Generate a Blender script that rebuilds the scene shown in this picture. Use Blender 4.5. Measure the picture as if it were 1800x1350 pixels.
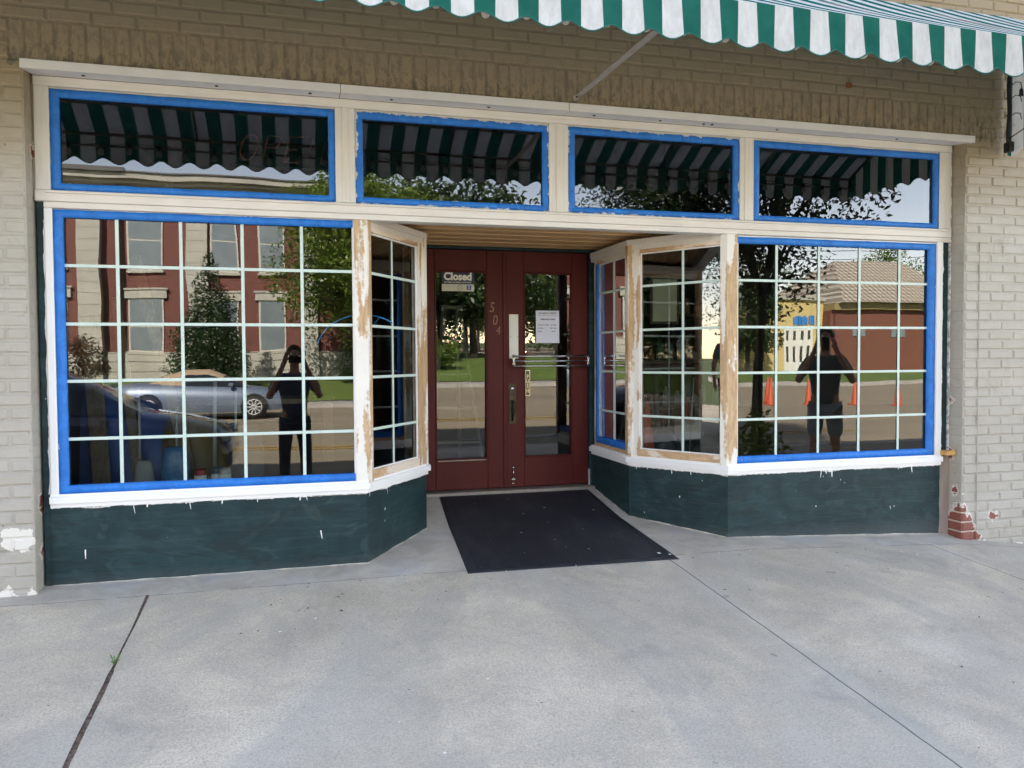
import bpy, bmesh, math, random
from mathutils import Vector, Matrix, Euler, noise
R = math.radians
random.seed(7)
SC = bpy.context.scene
for o in list(bpy.data.objects): bpy.data.objects.remove(o)
col = SC.collection

# ------------------------------------------------------------------ camera, sky, sun, exposure
CAM_Y, CAM_Z = -4.6, 1.21
cam_d = bpy.data.cameras.new("camera"); cam = bpy.data.objects.new("camera", cam_d); col.objects.link(cam)
YAW, PIT, ROL = .26396908, .03261117, -.00595499
cy, sy, cp, sp = math.cos(YAW), math.sin(YAW), math.cos(PIT), math.sin(PIT)
fw = Vector((sy*cp, cy*cp, -sp)); rt = Vector((cy, -sy, 0)); up = rt.cross(fw)
r2 = rt*math.cos(ROL)+up*math.sin(ROL); u2 = -rt*math.sin(ROL)+up*math.cos(ROL)
M = Matrix((r2, u2, -fw)).transposed().to_4x4(); M.translation = Vector((0, CAM_Y, CAM_Z))
cam.matrix_world = M
cam_d.sensor_width = 36; cam_d.lens = 36*1407.13/1800; cam_d.clip_start = .005; cam_d.clip_end = 2000
SC.camera = cam
SUN_EL, SUN_AZ = 39.0, -24.0        # sun stands behind the shop, a little to the left (degrees from +y, clockwise)
w = bpy.data.worlds.new("World"); SC.world = w; w.use_nodes = True
nt = w.node_tree; bg = nt.nodes["Background"]
sky = nt.nodes.new("ShaderNodeTexSky"); sky.sky_type = 'NISHITA'; sky.sun_disc = False
sky.sun_elevation = R(SUN_EL); sky.sun_rotation = R(SUN_AZ); sky.altitude = 2500; sky.air_density = .9; sky.dust_density = .3; sky.ozone_density = 1.0
wb = nt.nodes.new('ShaderNodeMix'); wb.data_type = 'RGBA'; wb.blend_type = 'MULTIPLY'; wb.inputs[0].default_value = 1; wb.inputs[7].default_value = (1.40, 1.0, .72, 1)
nt.links.new(sky.outputs[0], wb.inputs[6]); nt.links.new(wb.outputs[2], bg.inputs[0]); bg.inputs[1].default_value = .15
sd = bpy.data.lights.new("sun", 'SUN'); sd.energy = 4.2; sd.angle = R(.53); sd.color = (1, .93, .82)
sun = bpy.data.objects.new("sun", sd); col.objects.link(sun)
a = R(SUN_AZ); e = R(SUN_EL)
sdir = Vector((math.sin(a)*math.cos(e), math.cos(a)*math.cos(e), math.sin(e)))
sun.rotation_euler = sdir.to_track_quat('Z', 'Y').to_euler()
SC.view_settings.view_transform = 'Standard'; SC.view_settings.look = 'None'
SC.view_settings.exposure = 3.25; SC.view_settings.gamma = 1
SC.render.engine = 'CYCLES'
try:
    SC.cycles.max_bounces = 10; SC.cycles.transparent_max_bounces = 16; SC.cycles.glossy_bounces = 6
except Exception: pass

# ------------------------------------------------------------------ helpers
ORG = {}
class MB:
    """collects faces (world coordinates); build() links them as ONE mesh object"""
    def __init__(s): s.v = []; s.f = []; s.m = []; s.smooth = []
    def quad(s, a, b, c, d, mi=0): n = len(s.v); s.v += [a, b, c, d]; s.f.append((n, n+1, n+2, n+3)); s.m.append(mi); s.smooth.append(False); return s
    def box(s, x0, x1, y0, y1, z0, z1, mi=0, bev=0):
        c = Vector(((x0+x1)/2, (y0+y1)/2, (z0+z1)/2)); return s.obox(c, (1,0,0), (0,1,0), (0,0,1), abs(x1-x0)/2, abs(y1-y0)/2, abs(z1-z0)/2, mi, bev)
    def obox(s, c, ax, ay, az, hx, hy, hz, mi=0, bev=0):
        c, ax, ay, az = Vector(c), Vector(ax), Vector(ay), Vector(az)
        b = min(bev, hx*.45, hy*.45, hz*.45)
        n = len(s.v)
        if b <= 0:
            for i in (-1, 1):
                for j in (-1, 1):
                    for k in (-1, 1): s.v.append(c+ax*hx*i+ay*hy*j+az*hz*k)
            for f in ((0,1,3,2),(4,6,7,5),(0,4,5,1),(2,3,7,6),(0,2,6,4),(1,5,7,3)):
                s.f.append(tuple(n+q for q in f)); s.m.append(mi); s.smooth.append(False)
            return s
        idx = {}
        for i in (-1, 1):
            for j in (-1, 1):
                for k in (-1, 1):
                    for t in range(3):
                        h = [hx-b, hy-b, hz-b]; h[t] += b
                        idx[(i,j,k,t)] = len(s.v); s.v.append(c+ax*h[0]*i+ay*h[1]*j+az*h[2]*k)
        def F(l): s.f.append(tuple(l)); s.m.append(mi); s.smooth.append(False)
        for g in (-1, 1):
            F([idx[(g,j,k,0)] for j,k in ((-1,-1),(1,-1),(1,1),(-1,1))][::g])
            F([idx[(i,g,k,1)] for i,k in ((-1,-1),(-1,1),(1,1),(1,-1))][::g])
            F([idx[(i,j,g,2)] for i,j in ((-1,-1),(1,-1),(1,1),(-1,1))][::g])
        for i in (-1, 1):
            for j in (-1, 1):
                F([idx[(i,j,-1,0)], idx[(i,j,1,0)], idx[(i,j,1,1)], idx[(i,j,-1,1)]][::-i*j])
                F([idx[(i,-1,j,0)], idx[(i,1,j,0)], idx[(i,1,j,2)], idx[(i,-1,j,2)]][::i*j])
                F([idx[(-1,i,j,1)], idx[(1,i,j,1)], idx[(1,i,j,2)], idx[(-1,i,j,2)]][::-i*j])
        for i in (-1, 1):
            for j in (-1, 1):
                for k in (-1, 1): F([idx[(i,j,k,0)], idx[(i,j,k,1)], idx[(i,j,k,2)]][::i*j*k])
        return s
    def tube(s, pts, rad, n=8, mi=0, cap=True):
        pts = [Vector(p) for p in pts]; rads = rad if isinstance(rad, (list, tuple)) else [rad]*len(pts)
        base = len(s.v); prev = None
        for i, p in enumerate(pts):
            d = (pts[min(i+1, len(pts)-1)]-pts[max(i-1, 0)]).normalized()
            if prev is None:
                u = d.cross(Vector((0,0,1)));
                if u.length < .1: u = d.cross(Vector((1,0,0)))
            else: u = prev-d*prev.dot(d)
            u.normalize(); prev = u; v = d.cross(u)
            for k in range(n):
                t = 2*math.pi*k/n; s.v.append(p+(u*math.cos(t)+v*math.sin(t))*rads[i])
        for i in range(len(pts)-1):
            for k in range(n):
                s.f.append((base+i*n+k, base+i*n+(k+1)%n, base+(i+1)*n+(k+1)%n, base+(i+1)*n+k)); s.m.append(mi); s.smooth.append(True)
        if cap:
            s.f.append(tuple(base+k for k in range(n))[::-1]); s.m.append(mi); s.smooth.append(False)
            s.f.append(tuple(base+(len(pts)-1)*n+k for k in range(n))); s.m.append(mi); s.smooth.append(False)
        return s
    def lathe(s, c, prof, n=20, axis='z', mi=0):
        c = Vector(c); base = len(s.v)
        for (r, h) in prof:
            for k in range(n):
                t = 2*math.pi*k/n; x, y = r*math.cos(t), r*math.sin(t)
                s.v.append(c+(Vector((x,y,h)) if axis == 'z' else Vector((x,h,y)) if axis == 'y' else Vector((h,x,y))))
        for i in range(len(prof)-1):
            for k in range(n):
                s.f.append((base+i*n+k, base+i*n+(k+1)%n, base+(i+1)*n+(k+1)%n, base+(i+1)*n+k)); s.m.append(mi); s.smooth.append(True)
        return s
    def prism(s, poly, z0, z1, mi=0):
        """poly in xy; z0/z1 number or function of (x,y)"""
        f0 = z0 if callable(z0) else (lambda x, y: z0); f1 = z1 if callable(z1) else (lambda x, y: z1)
        n = len(s.v); k = len(poly)
        s.v += [Vector((x, y, f0(x, y))) for x, y in poly]+[Vector((x, y, f1(x, y))) for x, y in poly]
        s.f.append(tuple(range(n+k-1, n-1, -1))); s.f.append(tuple(range(n+k, n+2*k)))
        for i in range(k): j = (i+1) % k; s.f.append((n+i, n+j, n+k+j, n+k+i))
        s.m += [mi]*(k+2); s.smooth += [False]*(k+2); return s
    def build(s, name, mats, parent=None, label=None, recalc=False):
        org = ORG.get(parent, Vector()) if parent else Vector()
        me = bpy.data.meshes.new(name); me.from_pydata([Vector(v)-org for v in s.v], [], s.f)
        if not isinstance(mats, (list, tuple)): mats = [mats]
        for m_ in mats: me.materials.append(m_)
        me.polygons.foreach_set('material_index', s.m); me.polygons.foreach_set('use_smooth', s.smooth)
        me.update()
        if recalc:
            bm = bmesh.new(); bm.from_mesh(me); bmesh.ops.remove_doubles(bm, verts=bm.verts, dist=1e-5); bmesh.ops.recalc_face_normals(bm, faces=bm.faces); bm.to_mesh(me); bm.free()
        o = bpy.data.objects.new(name, me); col.objects.link(o)
        if parent: o.parent = parent; ORG[o] = org
        if label: o['label'] = label
        return o
def tag(o, label=None, cat=None, group=None, kind=None):
    if label: o['label'] = label
    if cat: o['category'] = cat
    if group: o['group'] = group
    if kind: o['kind'] = kind
    return o
def thing(name, loc, label, cat, group=None, rz=0):
    o = bpy.data.objects.new(name, None); col.objects.link(o); o.location = loc; o.rotation_euler = (0, 0, rz)
    o.empty_display_size = .1; ORG[o] = Vector(loc) if rz == 0 else Vector()
    return tag(o, label, cat, group)
def copy_tree(o, parent=None):
    c = o.copy(); col.objects.link(c)
    if parent: c.parent = parent
    for ch in list(o.children): copy_tree(ch, c)
    return c

# ------------------------------------------------------------------ materials
def newmat(name):
    m = bpy.data.materials.new(name); m.use_nodes = True; return m, m.node_tree, m.node_tree.nodes["Principled BSDF"]
class N:
    def __init__(s, t): s.t = t
    def n(s, ty, **kw):
        x = s.t.nodes.new(ty)
        for k, v in kw.items(): setattr(x, k, v)
        return x
    def l(s, a, b): s.t.links.new(a, b)
    def coord(s, scale=(1,1,1), kind='Object'):
        c = s.n('ShaderNodeTexCoord'); mp = s.n('ShaderNodeMapping'); mp.inputs['Scale'].default_value = scale; s.l(c.outputs[kind], mp.inputs[0]); return mp.outputs[0]
    def noise(s, vec, scale, detail=4, rough=.55, dist=0):
        x = s.n('ShaderNodeTexNoise'); x.inputs['Scale'].default_value = scale; x.inputs['Detail'].default_value = detail; x.inputs['Roughness'].default_value = rough; x.inputs['Distortion'].default_value = dist
        s.l(vec, x.inputs['Vector']); return x.outputs['Fac']
    def ramp(s, fac, p0, p1, c0=(0,0,0,1), c1=(1,1,1,1)):
        x = s.n('ShaderNodeValToRGB'); x.color_ramp.elements[0].position = p0; x.color_ramp.elements[1].position = p1
        x.color_ramp.elements[0].color = c0; x.color_ramp.elements[1].color = c1; s.l(fac, x.inputs[0]); return x.outputs[0]
    def mix(s, fac, a, b, bt='MIX'):
        x = s.n('ShaderNodeMix', data_type='RGBA', blend_type=bt)
        for v, i in ((fac, 0), (a, 6), (b, 7)):
            if isinstance(v, (int, float)): x.inputs[i].default_value = v
            elif isinstance(v, tuple): x.inputs[i].default_value = (*v[:3], 1)
            else: s.l(v, x.inputs[i])
        return x.outputs[2]
    def math(s, op, a, b=None, c=None):
        x = s.n('ShaderNodeMath', operation=op)
        for i, v in enumerate((a, b, c)):
            if v is None: continue
            if isinstance(v, (int, float)): x.inputs[i].default_value = v
            else: s.l(v, x.inputs[i])
        return x.outputs[0]
    def bump(s, h, strength=.3, dist=.01, normal=None):
        x = s.n('ShaderNodeBump'); x.inputs['Strength'].default_value = strength; x.inputs['Distance'].default_value = dist; s.l(h, x.inputs['Height'])
        if normal: s.l(normal, x.inputs['Normal'])
        return x.outputs[0]
    def xyz(s, kind='Object'):
        c = s.n('ShaderNodeTexCoord'); q = s.n('ShaderNodeSeparateXYZ'); s.l(c.outputs[kind], q.inputs[0]); return q.outputs
def simple(name, c, rough=.6, c2=None, scale=8, amt=1.0, bump=0, bscale=40, metal=0, stretch=(1,1,1), spec=.5, coat=0):
    m, t, b = newmat(name); n = N(t); b.inputs['Roughness'].default_value = rough; b.inputs['Metallic'].default_value = metal; b.inputs['Specular IOR Level'].default_value = spec
    if coat: b.inputs['Coat Weight'].default_value = coat; b.inputs['Coat Roughness'].default_value = .04
    v = n.coord(stretch)
    if c2: n.l(n.mix(n.ramp(n.noise(v, scale), .35, .65), c, c2), b.inputs['Base Color'])
    else: b.inputs['Base Color'].default_value = (*c, 1)
    if bump: n.l(n.bump(n.noise(v, bscale), bump), b.inputs['Normal'])
    return m
def emis(name, c, s):
    m, t, b = newmat(name); b.inputs['Base Color'].default_value = (*c, 1); b.inputs['Emission Color'].default_value = (*c, 1); b.inputs['Emission Strength'].default_value = s; return m

def mat_glass(name, ior=1.6, gain=1.9, tint=(.86, .93, .9), wav=.0):
    m, t, b = newmat(name); n = N(t); t.nodes.remove(b); out = t.nodes['Material Output']
    fr = n.n('ShaderNodeFresnel'); fr.inputs[0].default_value = ior
    f = n.math('MINIMUM', n.math('MULTIPLY', fr.outputs[0], gain), 1.0)
    tr = n.n('ShaderNodeBsdfTransparent'); tr.inputs[0].default_value = (*tint, 1)
    gl = n.n('ShaderNodeBsdfGlossy'); gl.inputs['Roughness'].default_value = 0.0; gl.inputs[0].default_value = (1, 1, 1, 1)
    if wav:
        v = n.coord((1, 1, 1)); n.l(n.bump(n.noise(v, 2.2, 1), wav, .01), gl.inputs['Normal'])
    df = n.n('ShaderNodeBsdfDiffuse'); df.inputs[0].default_value = (.55, .55, .5, 1)
    dirt = n.math('MULTIPLY', n.ramp(n.noise(n.coord((1, 1, .5)), 9, 6), .5, .8), .006)
    m1 = n.n('ShaderNodeMixShader'); n.l(f, m1.inputs[0]); n.l(tr.outputs[0], m1.inputs[1]); n.l(gl.outputs[0], m1.inputs[2])
    m2 = n.n('ShaderNodeMixShader'); n.l(dirt, m2.inputs[0]); n.l(m1.outputs[0], m2.inputs[1]); n.l(df.outputs[0], m2.inputs[2])
    n.l(m2.outputs[0], out.inputs[0]); return m
GLASS = mat_glass('window_glass', 1.55, 1.75, wav=.06, tint=(.66, .72, .69))
GLASSD = mat_glass('door_glass', 1.55, 1.75, tint=(.68, .73, .70))

def mat_brick_paint():
    m, t, b = newmat('painted_brick'); n = N(t); v = n.coord(); X = n.xyz()
    base = n.mix(n.ramp(n.noise(v, 2.2, 5), .3, .7), (.45, .425, .385), (.385, .36, .315))
    base = n.mix(n.math('MULTIPLY', n.ramp(n.noise(v, 14, 6), .45, .75), .35), base, (.33, .31, .26))
    isl = n.n('ShaderNodeNewGeometry')
    base = n.mix(n.math('MULTIPLY', isl.outputs['Random Per Island'], .32), base, (.36, .33, .27))
    # warm light under awning painted as brown, dirt flecks rising from its lower edge
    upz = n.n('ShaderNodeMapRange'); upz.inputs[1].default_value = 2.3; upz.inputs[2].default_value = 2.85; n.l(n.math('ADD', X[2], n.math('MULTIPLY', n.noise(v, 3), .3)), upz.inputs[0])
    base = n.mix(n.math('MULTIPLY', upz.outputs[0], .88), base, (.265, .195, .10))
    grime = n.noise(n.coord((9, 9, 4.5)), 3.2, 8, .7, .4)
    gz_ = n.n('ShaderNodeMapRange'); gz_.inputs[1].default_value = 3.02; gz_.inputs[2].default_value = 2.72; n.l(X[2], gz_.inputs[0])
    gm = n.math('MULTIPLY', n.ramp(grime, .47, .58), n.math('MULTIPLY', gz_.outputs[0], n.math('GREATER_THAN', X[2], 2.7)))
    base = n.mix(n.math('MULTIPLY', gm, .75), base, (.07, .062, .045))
    sp_ = n.ramp(n.noise(v, 26, 3), .70, .75); base = n.mix(n.math('MULTIPLY', sp_, .6), base, (.1, .085, .06)); base = n.mix(n.math('MULTIPLY', n.ramp(n.noise(v, 5, 8, .75, .8), .56, .72), .45), base, (.17, .145, .10))
    # bare red brick and plaster where the paint has come off
    c = n.n('ShaderNodeTexCoord'); bare = None
    for (px, py, pz, r) in ((4.53, .05, -.03, .12), (4.62, 0, -.10, .07), (4.53, .03, .10, .05), (4.80, 0, .06, .03), (4.53, .06, .24, .03), (4.53, .12, .5, .03), (4.53, .12, .9, .02), (-1.31, .12, .45, .05), (-1.31, .12, 2.3, .025), (-1.31, .12, .2, .03)):
        d = n.n('ShaderNodeVectorMath', operation='DISTANCE'); n.l(c.outputs['Object'], d.inputs[0]); d.inputs[1].default_value = (px, py, pz)
        q = n.math('SUBTRACT', r, d.outputs['Value']); q = n.math('ADD', q, n.math('MULTIPLY', n.math('SUBTRACT', n.noise(v, 24, 8, .7), .5), .17))
        bare = q if bare is None else n.math('MAXIMUM', bare, q)
    rim = n.math('GREATER_THAN', bare, -.012); core = n.math('GREATER_THAN', bare, .0)
    base = n.mix(rim, base, (.7, .66, .6)); mz = n.math('LESS_THAN', n.math('FRACT', n.math('ADD', n.math('DIVIDE', n.math('ADD', X[2], .175), .0677), 10.07)), .15)
    base = n.mix(core, base, n.mix(mz, n.mix(n.ramp(n.noise(v, 60), .4, .6), (.27, .085, .06), (.19, .06, .045)), (.50, .44, .38)))
    bare2 = None
    for (px, py, pz, r) in ((-1.42, 0, .30, .05), (-1.36, 0, .285, .055), (-1.33, 0, .0, .03), (4.9, 0, -.17, .03), (4.75, 0, -.15, .04), (5.05, 0, -.19, .04), (-1.45, 0, -.01, .05)):
        d = n.n('ShaderNodeVectorMath', operation='DISTANCE'); n.l(c.outputs['Object'], d.inputs[0]); d.inputs[1].default_value = (px, py, pz)
        q = n.math('ADD', n.math('SUBTRACT', r, d.outputs['Value']), n.math('MULTIPLY', n.math('SUBTRACT', n.noise(v, 22, 6), .5), .12))
        bare2 = q if bare2 is None else n.math('MAXIMUM', bare2, q)
    base = n.mix(n.math('GREATER_THAN', bare2, 0.), base, (.72, .69, .63))
    n.l(base, b.inputs['Base Color']); b.inputs['Roughness'].default_value = .62
    h = n.math('ADD', n.math('MULTIPLY', n.noise(v, 9, 3), 1.0), n.math('MULTIPLY', n.noise(v, 60, 5), .35))
    n.l(n.bump(h, .4, .007), b.inputs['Normal']); return m
BRICK = mat_brick_paint()

def mat_paint_wood(name, white, wood, wood2, strip, rough=.5, stretch=(1, 1, 1), grain=.25, dirt=.2, ns=5, smear=.0):
    """paint over wood; strip = share of bare wood showing"""
    m, t, b = newmat(name); n = N(t); v = n.coord(stretch); v1 = n.coord()
    g = n.noise(n.coord(tuple(s*1.0 for s in stretch)), 55, 6, .65, .6)
    woodc = n.mix(n.ramp(g, .36, .64), wood, wood2)
    pc = n.mix(n.math('MULTIPLY', n.ramp(n.noise(v1, 7, 6), .4, .75), dirt), white, tuple(c*.72 for c in white))
    pc = n.mix(n.math('MULTIPLY', n.ramp(g, .5, .75), grain), pc, wood2)
    mk = n.ramp(n.math('ADD', n.math('MULTIPLY', n.noise(v, ns, 3, .45), .88), n.math('MULTIPLY', n.noise(v1, 40, 3), .12)), 1-strip-.02, 1-strip+.02) if strip else 0.
    cc = n.mix(mk, pc, woodc) if strip else pc
    n.l(cc, b.inputs['Base Color']); b.inputs['Roughness'].default_value = rough
    n.l(n.bump(n.math('ADD', n.math('MULTIPLY', g, .6), n.noise(v1, 18, 4)), .22, .004), b.inputs['Normal']); return m
VS = (1, 1, .06); HS = (.05, 1, 1)
PRIMER_H = mat_paint_wood('primed_trim', (.73, .695, .655), (.5, .36, .22), (.34, .22, .12), .0, stretch=HS, grain=.22, dirt=.25)
PRIMER_V = mat_paint_wood('primed_upright', (.73, .695, .655), (.5, .36, .22), (.34, .22, .12), .0, stretch=VS, grain=.22, dirt=.25)
HOOD = mat_paint_wood('primed_hood', (.72, .69, .66), (.5, .36, .22), (.42, .26, .18), .0, stretch=HS, grain=.12, dirt=.3)
WHITE = mat_paint_wood('fresh_white_paint', (.86, .86, .87), (.5, .4, .3), (.5, .45, .4), .0, stretch=HS, grain=.05, dirt=.12)
WHITE_V = mat_paint_wood('fresh_white_jamb', (.84, .83, .83), (.5, .4, .3), (.6, .5, .42), .0, stretch=VS, grain=.14, dirt=.15)
STRIP = mat_paint_wood('stripped_post', (.80, .77, .72), (.60, .42, .25), (.42, .27, .145), .515, stretch=(1, 1, .16), grain=.1, ns=13)
STRIP2 = mat_paint_wood('stripped_rail', (.76, .66, .55), (.62, .43, .26), (.45, .28, .15), .54, stretch=(.3, .3, 1), grain=.12, ns=8)
def mat_tape(sm_=0):
    m, t, b = newmat('blue_masking_tape'); n = N(t); v = n.coord()
    base = n.mix(n.ramp(n.noise(n.coord((1, 1, 1)), 9, 6, .7, 1.2), .35, .7), (.008, .135, .52), (.020, .215, .72))
    at = n.n('ShaderNodeAttribute'); at.attribute_name = 'edge'
    q = n.math('ADD', n.math('MULTIPLY', at.outputs['Fac'], 1.0), n.math('MULTIPLY', n.noise(n.coord((1, 1, 1)), 10, 7, .7), 2.4))
    sm = n.ramp(n.math('MULTIPLY', q, .25), .225+.075*sm_, .235+.075*sm_, (1,1,1,1), (0,0,0,1))
    base = n.mix(n.math('MULTIPLY', sm, .85), base, (.80, .81, .84))
    n.l(base, b.inputs['Base Color']); b.inputs['Roughness'].default_value = .55
    n.l(n.bump(n.noise(n.coord((1.5, 1, .8)), 13, 4, .5, 1.5), .9, .008), b.inputs['Normal']); return m
TAPE = mat_tape(); TAPE_S = mat_tape(1)
GRILLE = simple('pale_green_grille_strip', (.60, .72, .68), .45, (.54, .66, .62), 10)
def mat_green():
    m, t, b = newmat('dark_green_paint'); n = N(t); v = n.coord()
    base = n.mix(n.ramp(n.noise(v, 3, 6, .6, 1), .35, .7), (.0075, .026, .031), (.019, .048, .053))
    base = n.mix(n.math('MULTIPLY', n.ramp(n.noise(n.coord((.6, .6, 9)), 5, 5), .5, .8), .5), base, (.035, .070, .074))
    base = n.mix(n.math('MULTIPLY', n.ramp(n.noise(n.coord((.7, .7, 1.6)), 2.4, 5, .6, 3.5), .52, .58), .7), base, (.012, .026, .028))
    base = n.mix(n.math('MULTIPLY', n.ramp(n.noise(n.coord((.8, .8, 1.2)), 3.1, 3, .5, 4), .58, .68), .22), base, (.06, .10, .10))
    X_ = n.xyz(); lo = n.n('ShaderNodeMapRange'); lo.inputs[1].default_value = .10; lo.inputs[2].default_value = .0; n.l(n.math('ADD', X_[2], n.math('MULTIPLY', n.noise(v, 12, 4), .06)), lo.inputs[0]); base = n.mix(n.math('MULTIPLY', lo.outputs[0], .5), base, (.09, .10, .10))
    base = n.mix(n.ramp(n.noise(n.coord((1, 1, .45)), 42, 2), .755, .765), base, (.6, .62, .62))
    n.l(base, b.inputs['Base Color']); b.inputs['Roughness'].default_value = .55; b.inputs['Specular IOR Level'].default_value = .3
    n.l(n.bump(n.noise(n.coord((.5, .5, 4)), 22, 6, .6), .5, .005), b.inputs['Normal']); return m
GREEN = mat_green()
def mat_ragged():
    """scraped paint edge: ragged band of old paint and drips under the sill"""
    m, t, b = newmat('scraped_edge'); n = N(t); v = n.coord()
    n.l(n.mix(n.ramp(n.noise(v, 30, 5), .45, .55), (.78, .78, .78), (.45, .42, .38)), b.inputs['Base Color']); b.inputs['Roughness'].default_value = .8; return m
SCRAPE = mat_ragged()
DOORRED = simple('oxblood_door_paint', (.072, .0075, .0075), .5, (.09, .011, .009), 5, spec=.25, bump=.12, bscale=30, stretch=(1, 1, .2))
def mat_concrete():
    m, t, b = newmat('sidewalk_concrete'); n = N(t); v = n.coord(); X = n.xyz()
    base = n.mix(n.ramp(n.noise(v, 1.1, 6, .62, .8), .36, .64), (.735, .64, .495), (.50, .435, .335))
    base = n.mix(n.math('MULTIPLY', n.ramp(n.noise(v, 3.5, 7, .7), .42, .7), .6), base, (.44, .40, .345))
    base = n.mix(n.math('MULTIPLY', n.ramp(n.noise(n.coord((1, .5, 1)), 1.1, 6, .65, 1.2), .5, .68), .5), base, (.70, .65, .57))
    base = n.mix(n.math('MULTIPLY', n.ramp(n.noise(v, 130, 4, .75), .44, .62), .55), base, (.24, .22, .19))
    base = n.mix(n.math('MULTIPLY', n.ramp(n.noise(v, 75, 4, .8), .54, .68), .55), base, (.76, .66, .55))
    base = n.mix(n.math('MULTIPLY', n.ramp(n.noise(n.coord((1, 1, 1)), 1.7, 8, .75, .6), .56, .70), .5), base, (.25, .235, .22))
    base = n.mix(n.math('MULTIPLY', n.ramp(n.noise(n.coord((1.4, .6, 1)), .8, 3, .5, 1.5), .50, .56), .28), base, (.33, .31, .28))
    base = n.mix(n.math('MULTIPLY', n.math('GREATER_THAN', n.noise(v, 9, 1), .80), .5), base, (.14, .13, .12))
    # smoother grey-blue cement of the threshold, paint drips near the shopfront
    th = n.n('ShaderNodeMapRange'); th.inputs[1].default_value = -.16; th.inputs[2].default_value = -.12; n.l(X[1], th.inputs[0])
    base = n.mix(n.math('MULTIPLY', th.outputs[0], .65), base, n.mix(n.ramp(n.noise(v, 4, 6, .6, 1), .35, .65), (.335, .305, .27), (.54, .495, .435)))
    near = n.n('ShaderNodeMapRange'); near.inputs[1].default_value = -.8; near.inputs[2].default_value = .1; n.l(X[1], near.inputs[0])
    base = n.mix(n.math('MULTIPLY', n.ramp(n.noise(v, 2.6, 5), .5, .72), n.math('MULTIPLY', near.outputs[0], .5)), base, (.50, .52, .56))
    base = n.mix(n.math('MULTIPLY', n.math('GREATER_THAN', n.noise(v, 34, 2), .755), near.outputs[0]), base, (.75, .75, .75))
    base = n.mix(n.math('MULTIPLY', n.math('GREATER_THAN', n.noise(n.coord((1.0, 1.3, 1)), 19, 2), .775), .8), base, (.08, .075, .07))
    rs = n.ramp(n.noise(v, 1.3, 4), .62, .75); base = n.mix(n.math('MULTIPLY', rs, .28), base, (.44, .37, .27))
    groove = None; wob = n.math('MULTIPLY', n.math('SUBTRACT', n.noise(v, 7, 4), .5), .012)
    front = n.math('LESS_THAN', X[1], -.13)
    for gx, wd in ((2.17, .0035), (4.13, .0035), (-5.2, .006), (7.2, .005)):
        d = n.math('ABSOLUTE', n.math('ADD', n.math('SUBTRACT', X[0], gx), wob))
        g = n.math('MULTIPLY', n.math('LESS_THAN', d, wd), front); groove = g if groove is None else n.math('MAXIMUM', groove, g)
    d = n.math('ABSOLUTE', n.math('ADD', n.math('ADD', X[1], .135), n.math('MULTIPLY', wob, 2)))
    g = n.math('MULTIPLY', n.math('LESS_THAN', d, .0022), n.math('GREATER_THAN', n.noise(v, 3.3), .44)); groove = n.math('MAXIMUM', groove, g)
    dk = n.math('ABSOLUTE', n.math('SUBTRACT', X[0], 2.17)); halo = n.n('ShaderNodeMapRange'); halo.inputs[1].default_value = .10; halo.inputs[2].default_value = .02; n.l(dk, halo.inputs[0])
    base = n.mix(n.math('MULTIPLY', n.math('MULTIPLY', halo.outputs[0], front), .25), base, (.55, .53, .48))
    base = n.mix(n.math('MULTIPLY', groove, .85), base, (.05, .045, .04))
    n.l(base, b.inputs['Base Color']); b.inputs['Roughness'].default_value = .85
    h = n.math('SUBTRACT', n.math('ADD', n.math('MULTIPLY', n.noise(v, 220, 3), .5), n.noise(v, 12, 4)), n.math('MULTIPLY', groove, 4))
    n.l(n.bump(h, .35, .004), b.inputs['Normal']); return m
CONC = mat_concrete()
def mat_joint():
    m, t, b = newmat('joint_dirt'); n = N(t); v = n.coord()
    n.l(n.mix(n.ramp(n.noise(v, 45, 5, .7), .4, .6), (.09, .06, .045), (.24, .17, .13)), b.inputs['Base Color']); b.inputs['Roughness'].default_value = 1
    n.l(n.bump(n.noise(v, 90, 4), 1, .01), b.inputs['Normal']); return m
JOINT = mat_joint()
def mat_rubber():
    m, t, b = newmat('ribbed_rubber'); n = N(t); v = n.coord(); X = n.xyz()
    wv = n.math('SINE', n.math('MULTIPLY', X[0], 2*math.pi/.018))
    base = n.mix(n.ramp(n.noise(v, 3, 6), .35, .7), (.008, .010, .015), (.014, .018, .026))
    base = n.mix(n.math('MULTIPLY', n.ramp(n.noise(v, 60, 3), .66, .72), .25), base, (.2, .2, .2))
    base = n.mix(n.math('GREATER_THAN', n.noise(v, 24, 1.5), .79), base, (.6, .6, .6))
    base = n.mix(n.math('MULTIPLY', n.ramp(n.noise(n.coord((1, .35, 1)), 5, 6, .7, .5), .5, .72), .30), base, (.10, .10, .105))
    base = n.mix(n.math('MULTIPLY', n.ramp(wv, .3, .6), .35), base, (.03, .035, .045))
    n.l(base, b.inputs['Base Color']); b.inputs['Roughness'].default_value = .55
    n.l(n.bump(n.math('ADD', wv, n.noise(v, 200)), .5, .003), b.inputs['Normal']); return m
RUBBER = mat_rubber()
RUBBER2 = simple('rubber_border', (.012, .014, .02), .5, (.02, .023, .03), 9)
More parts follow.
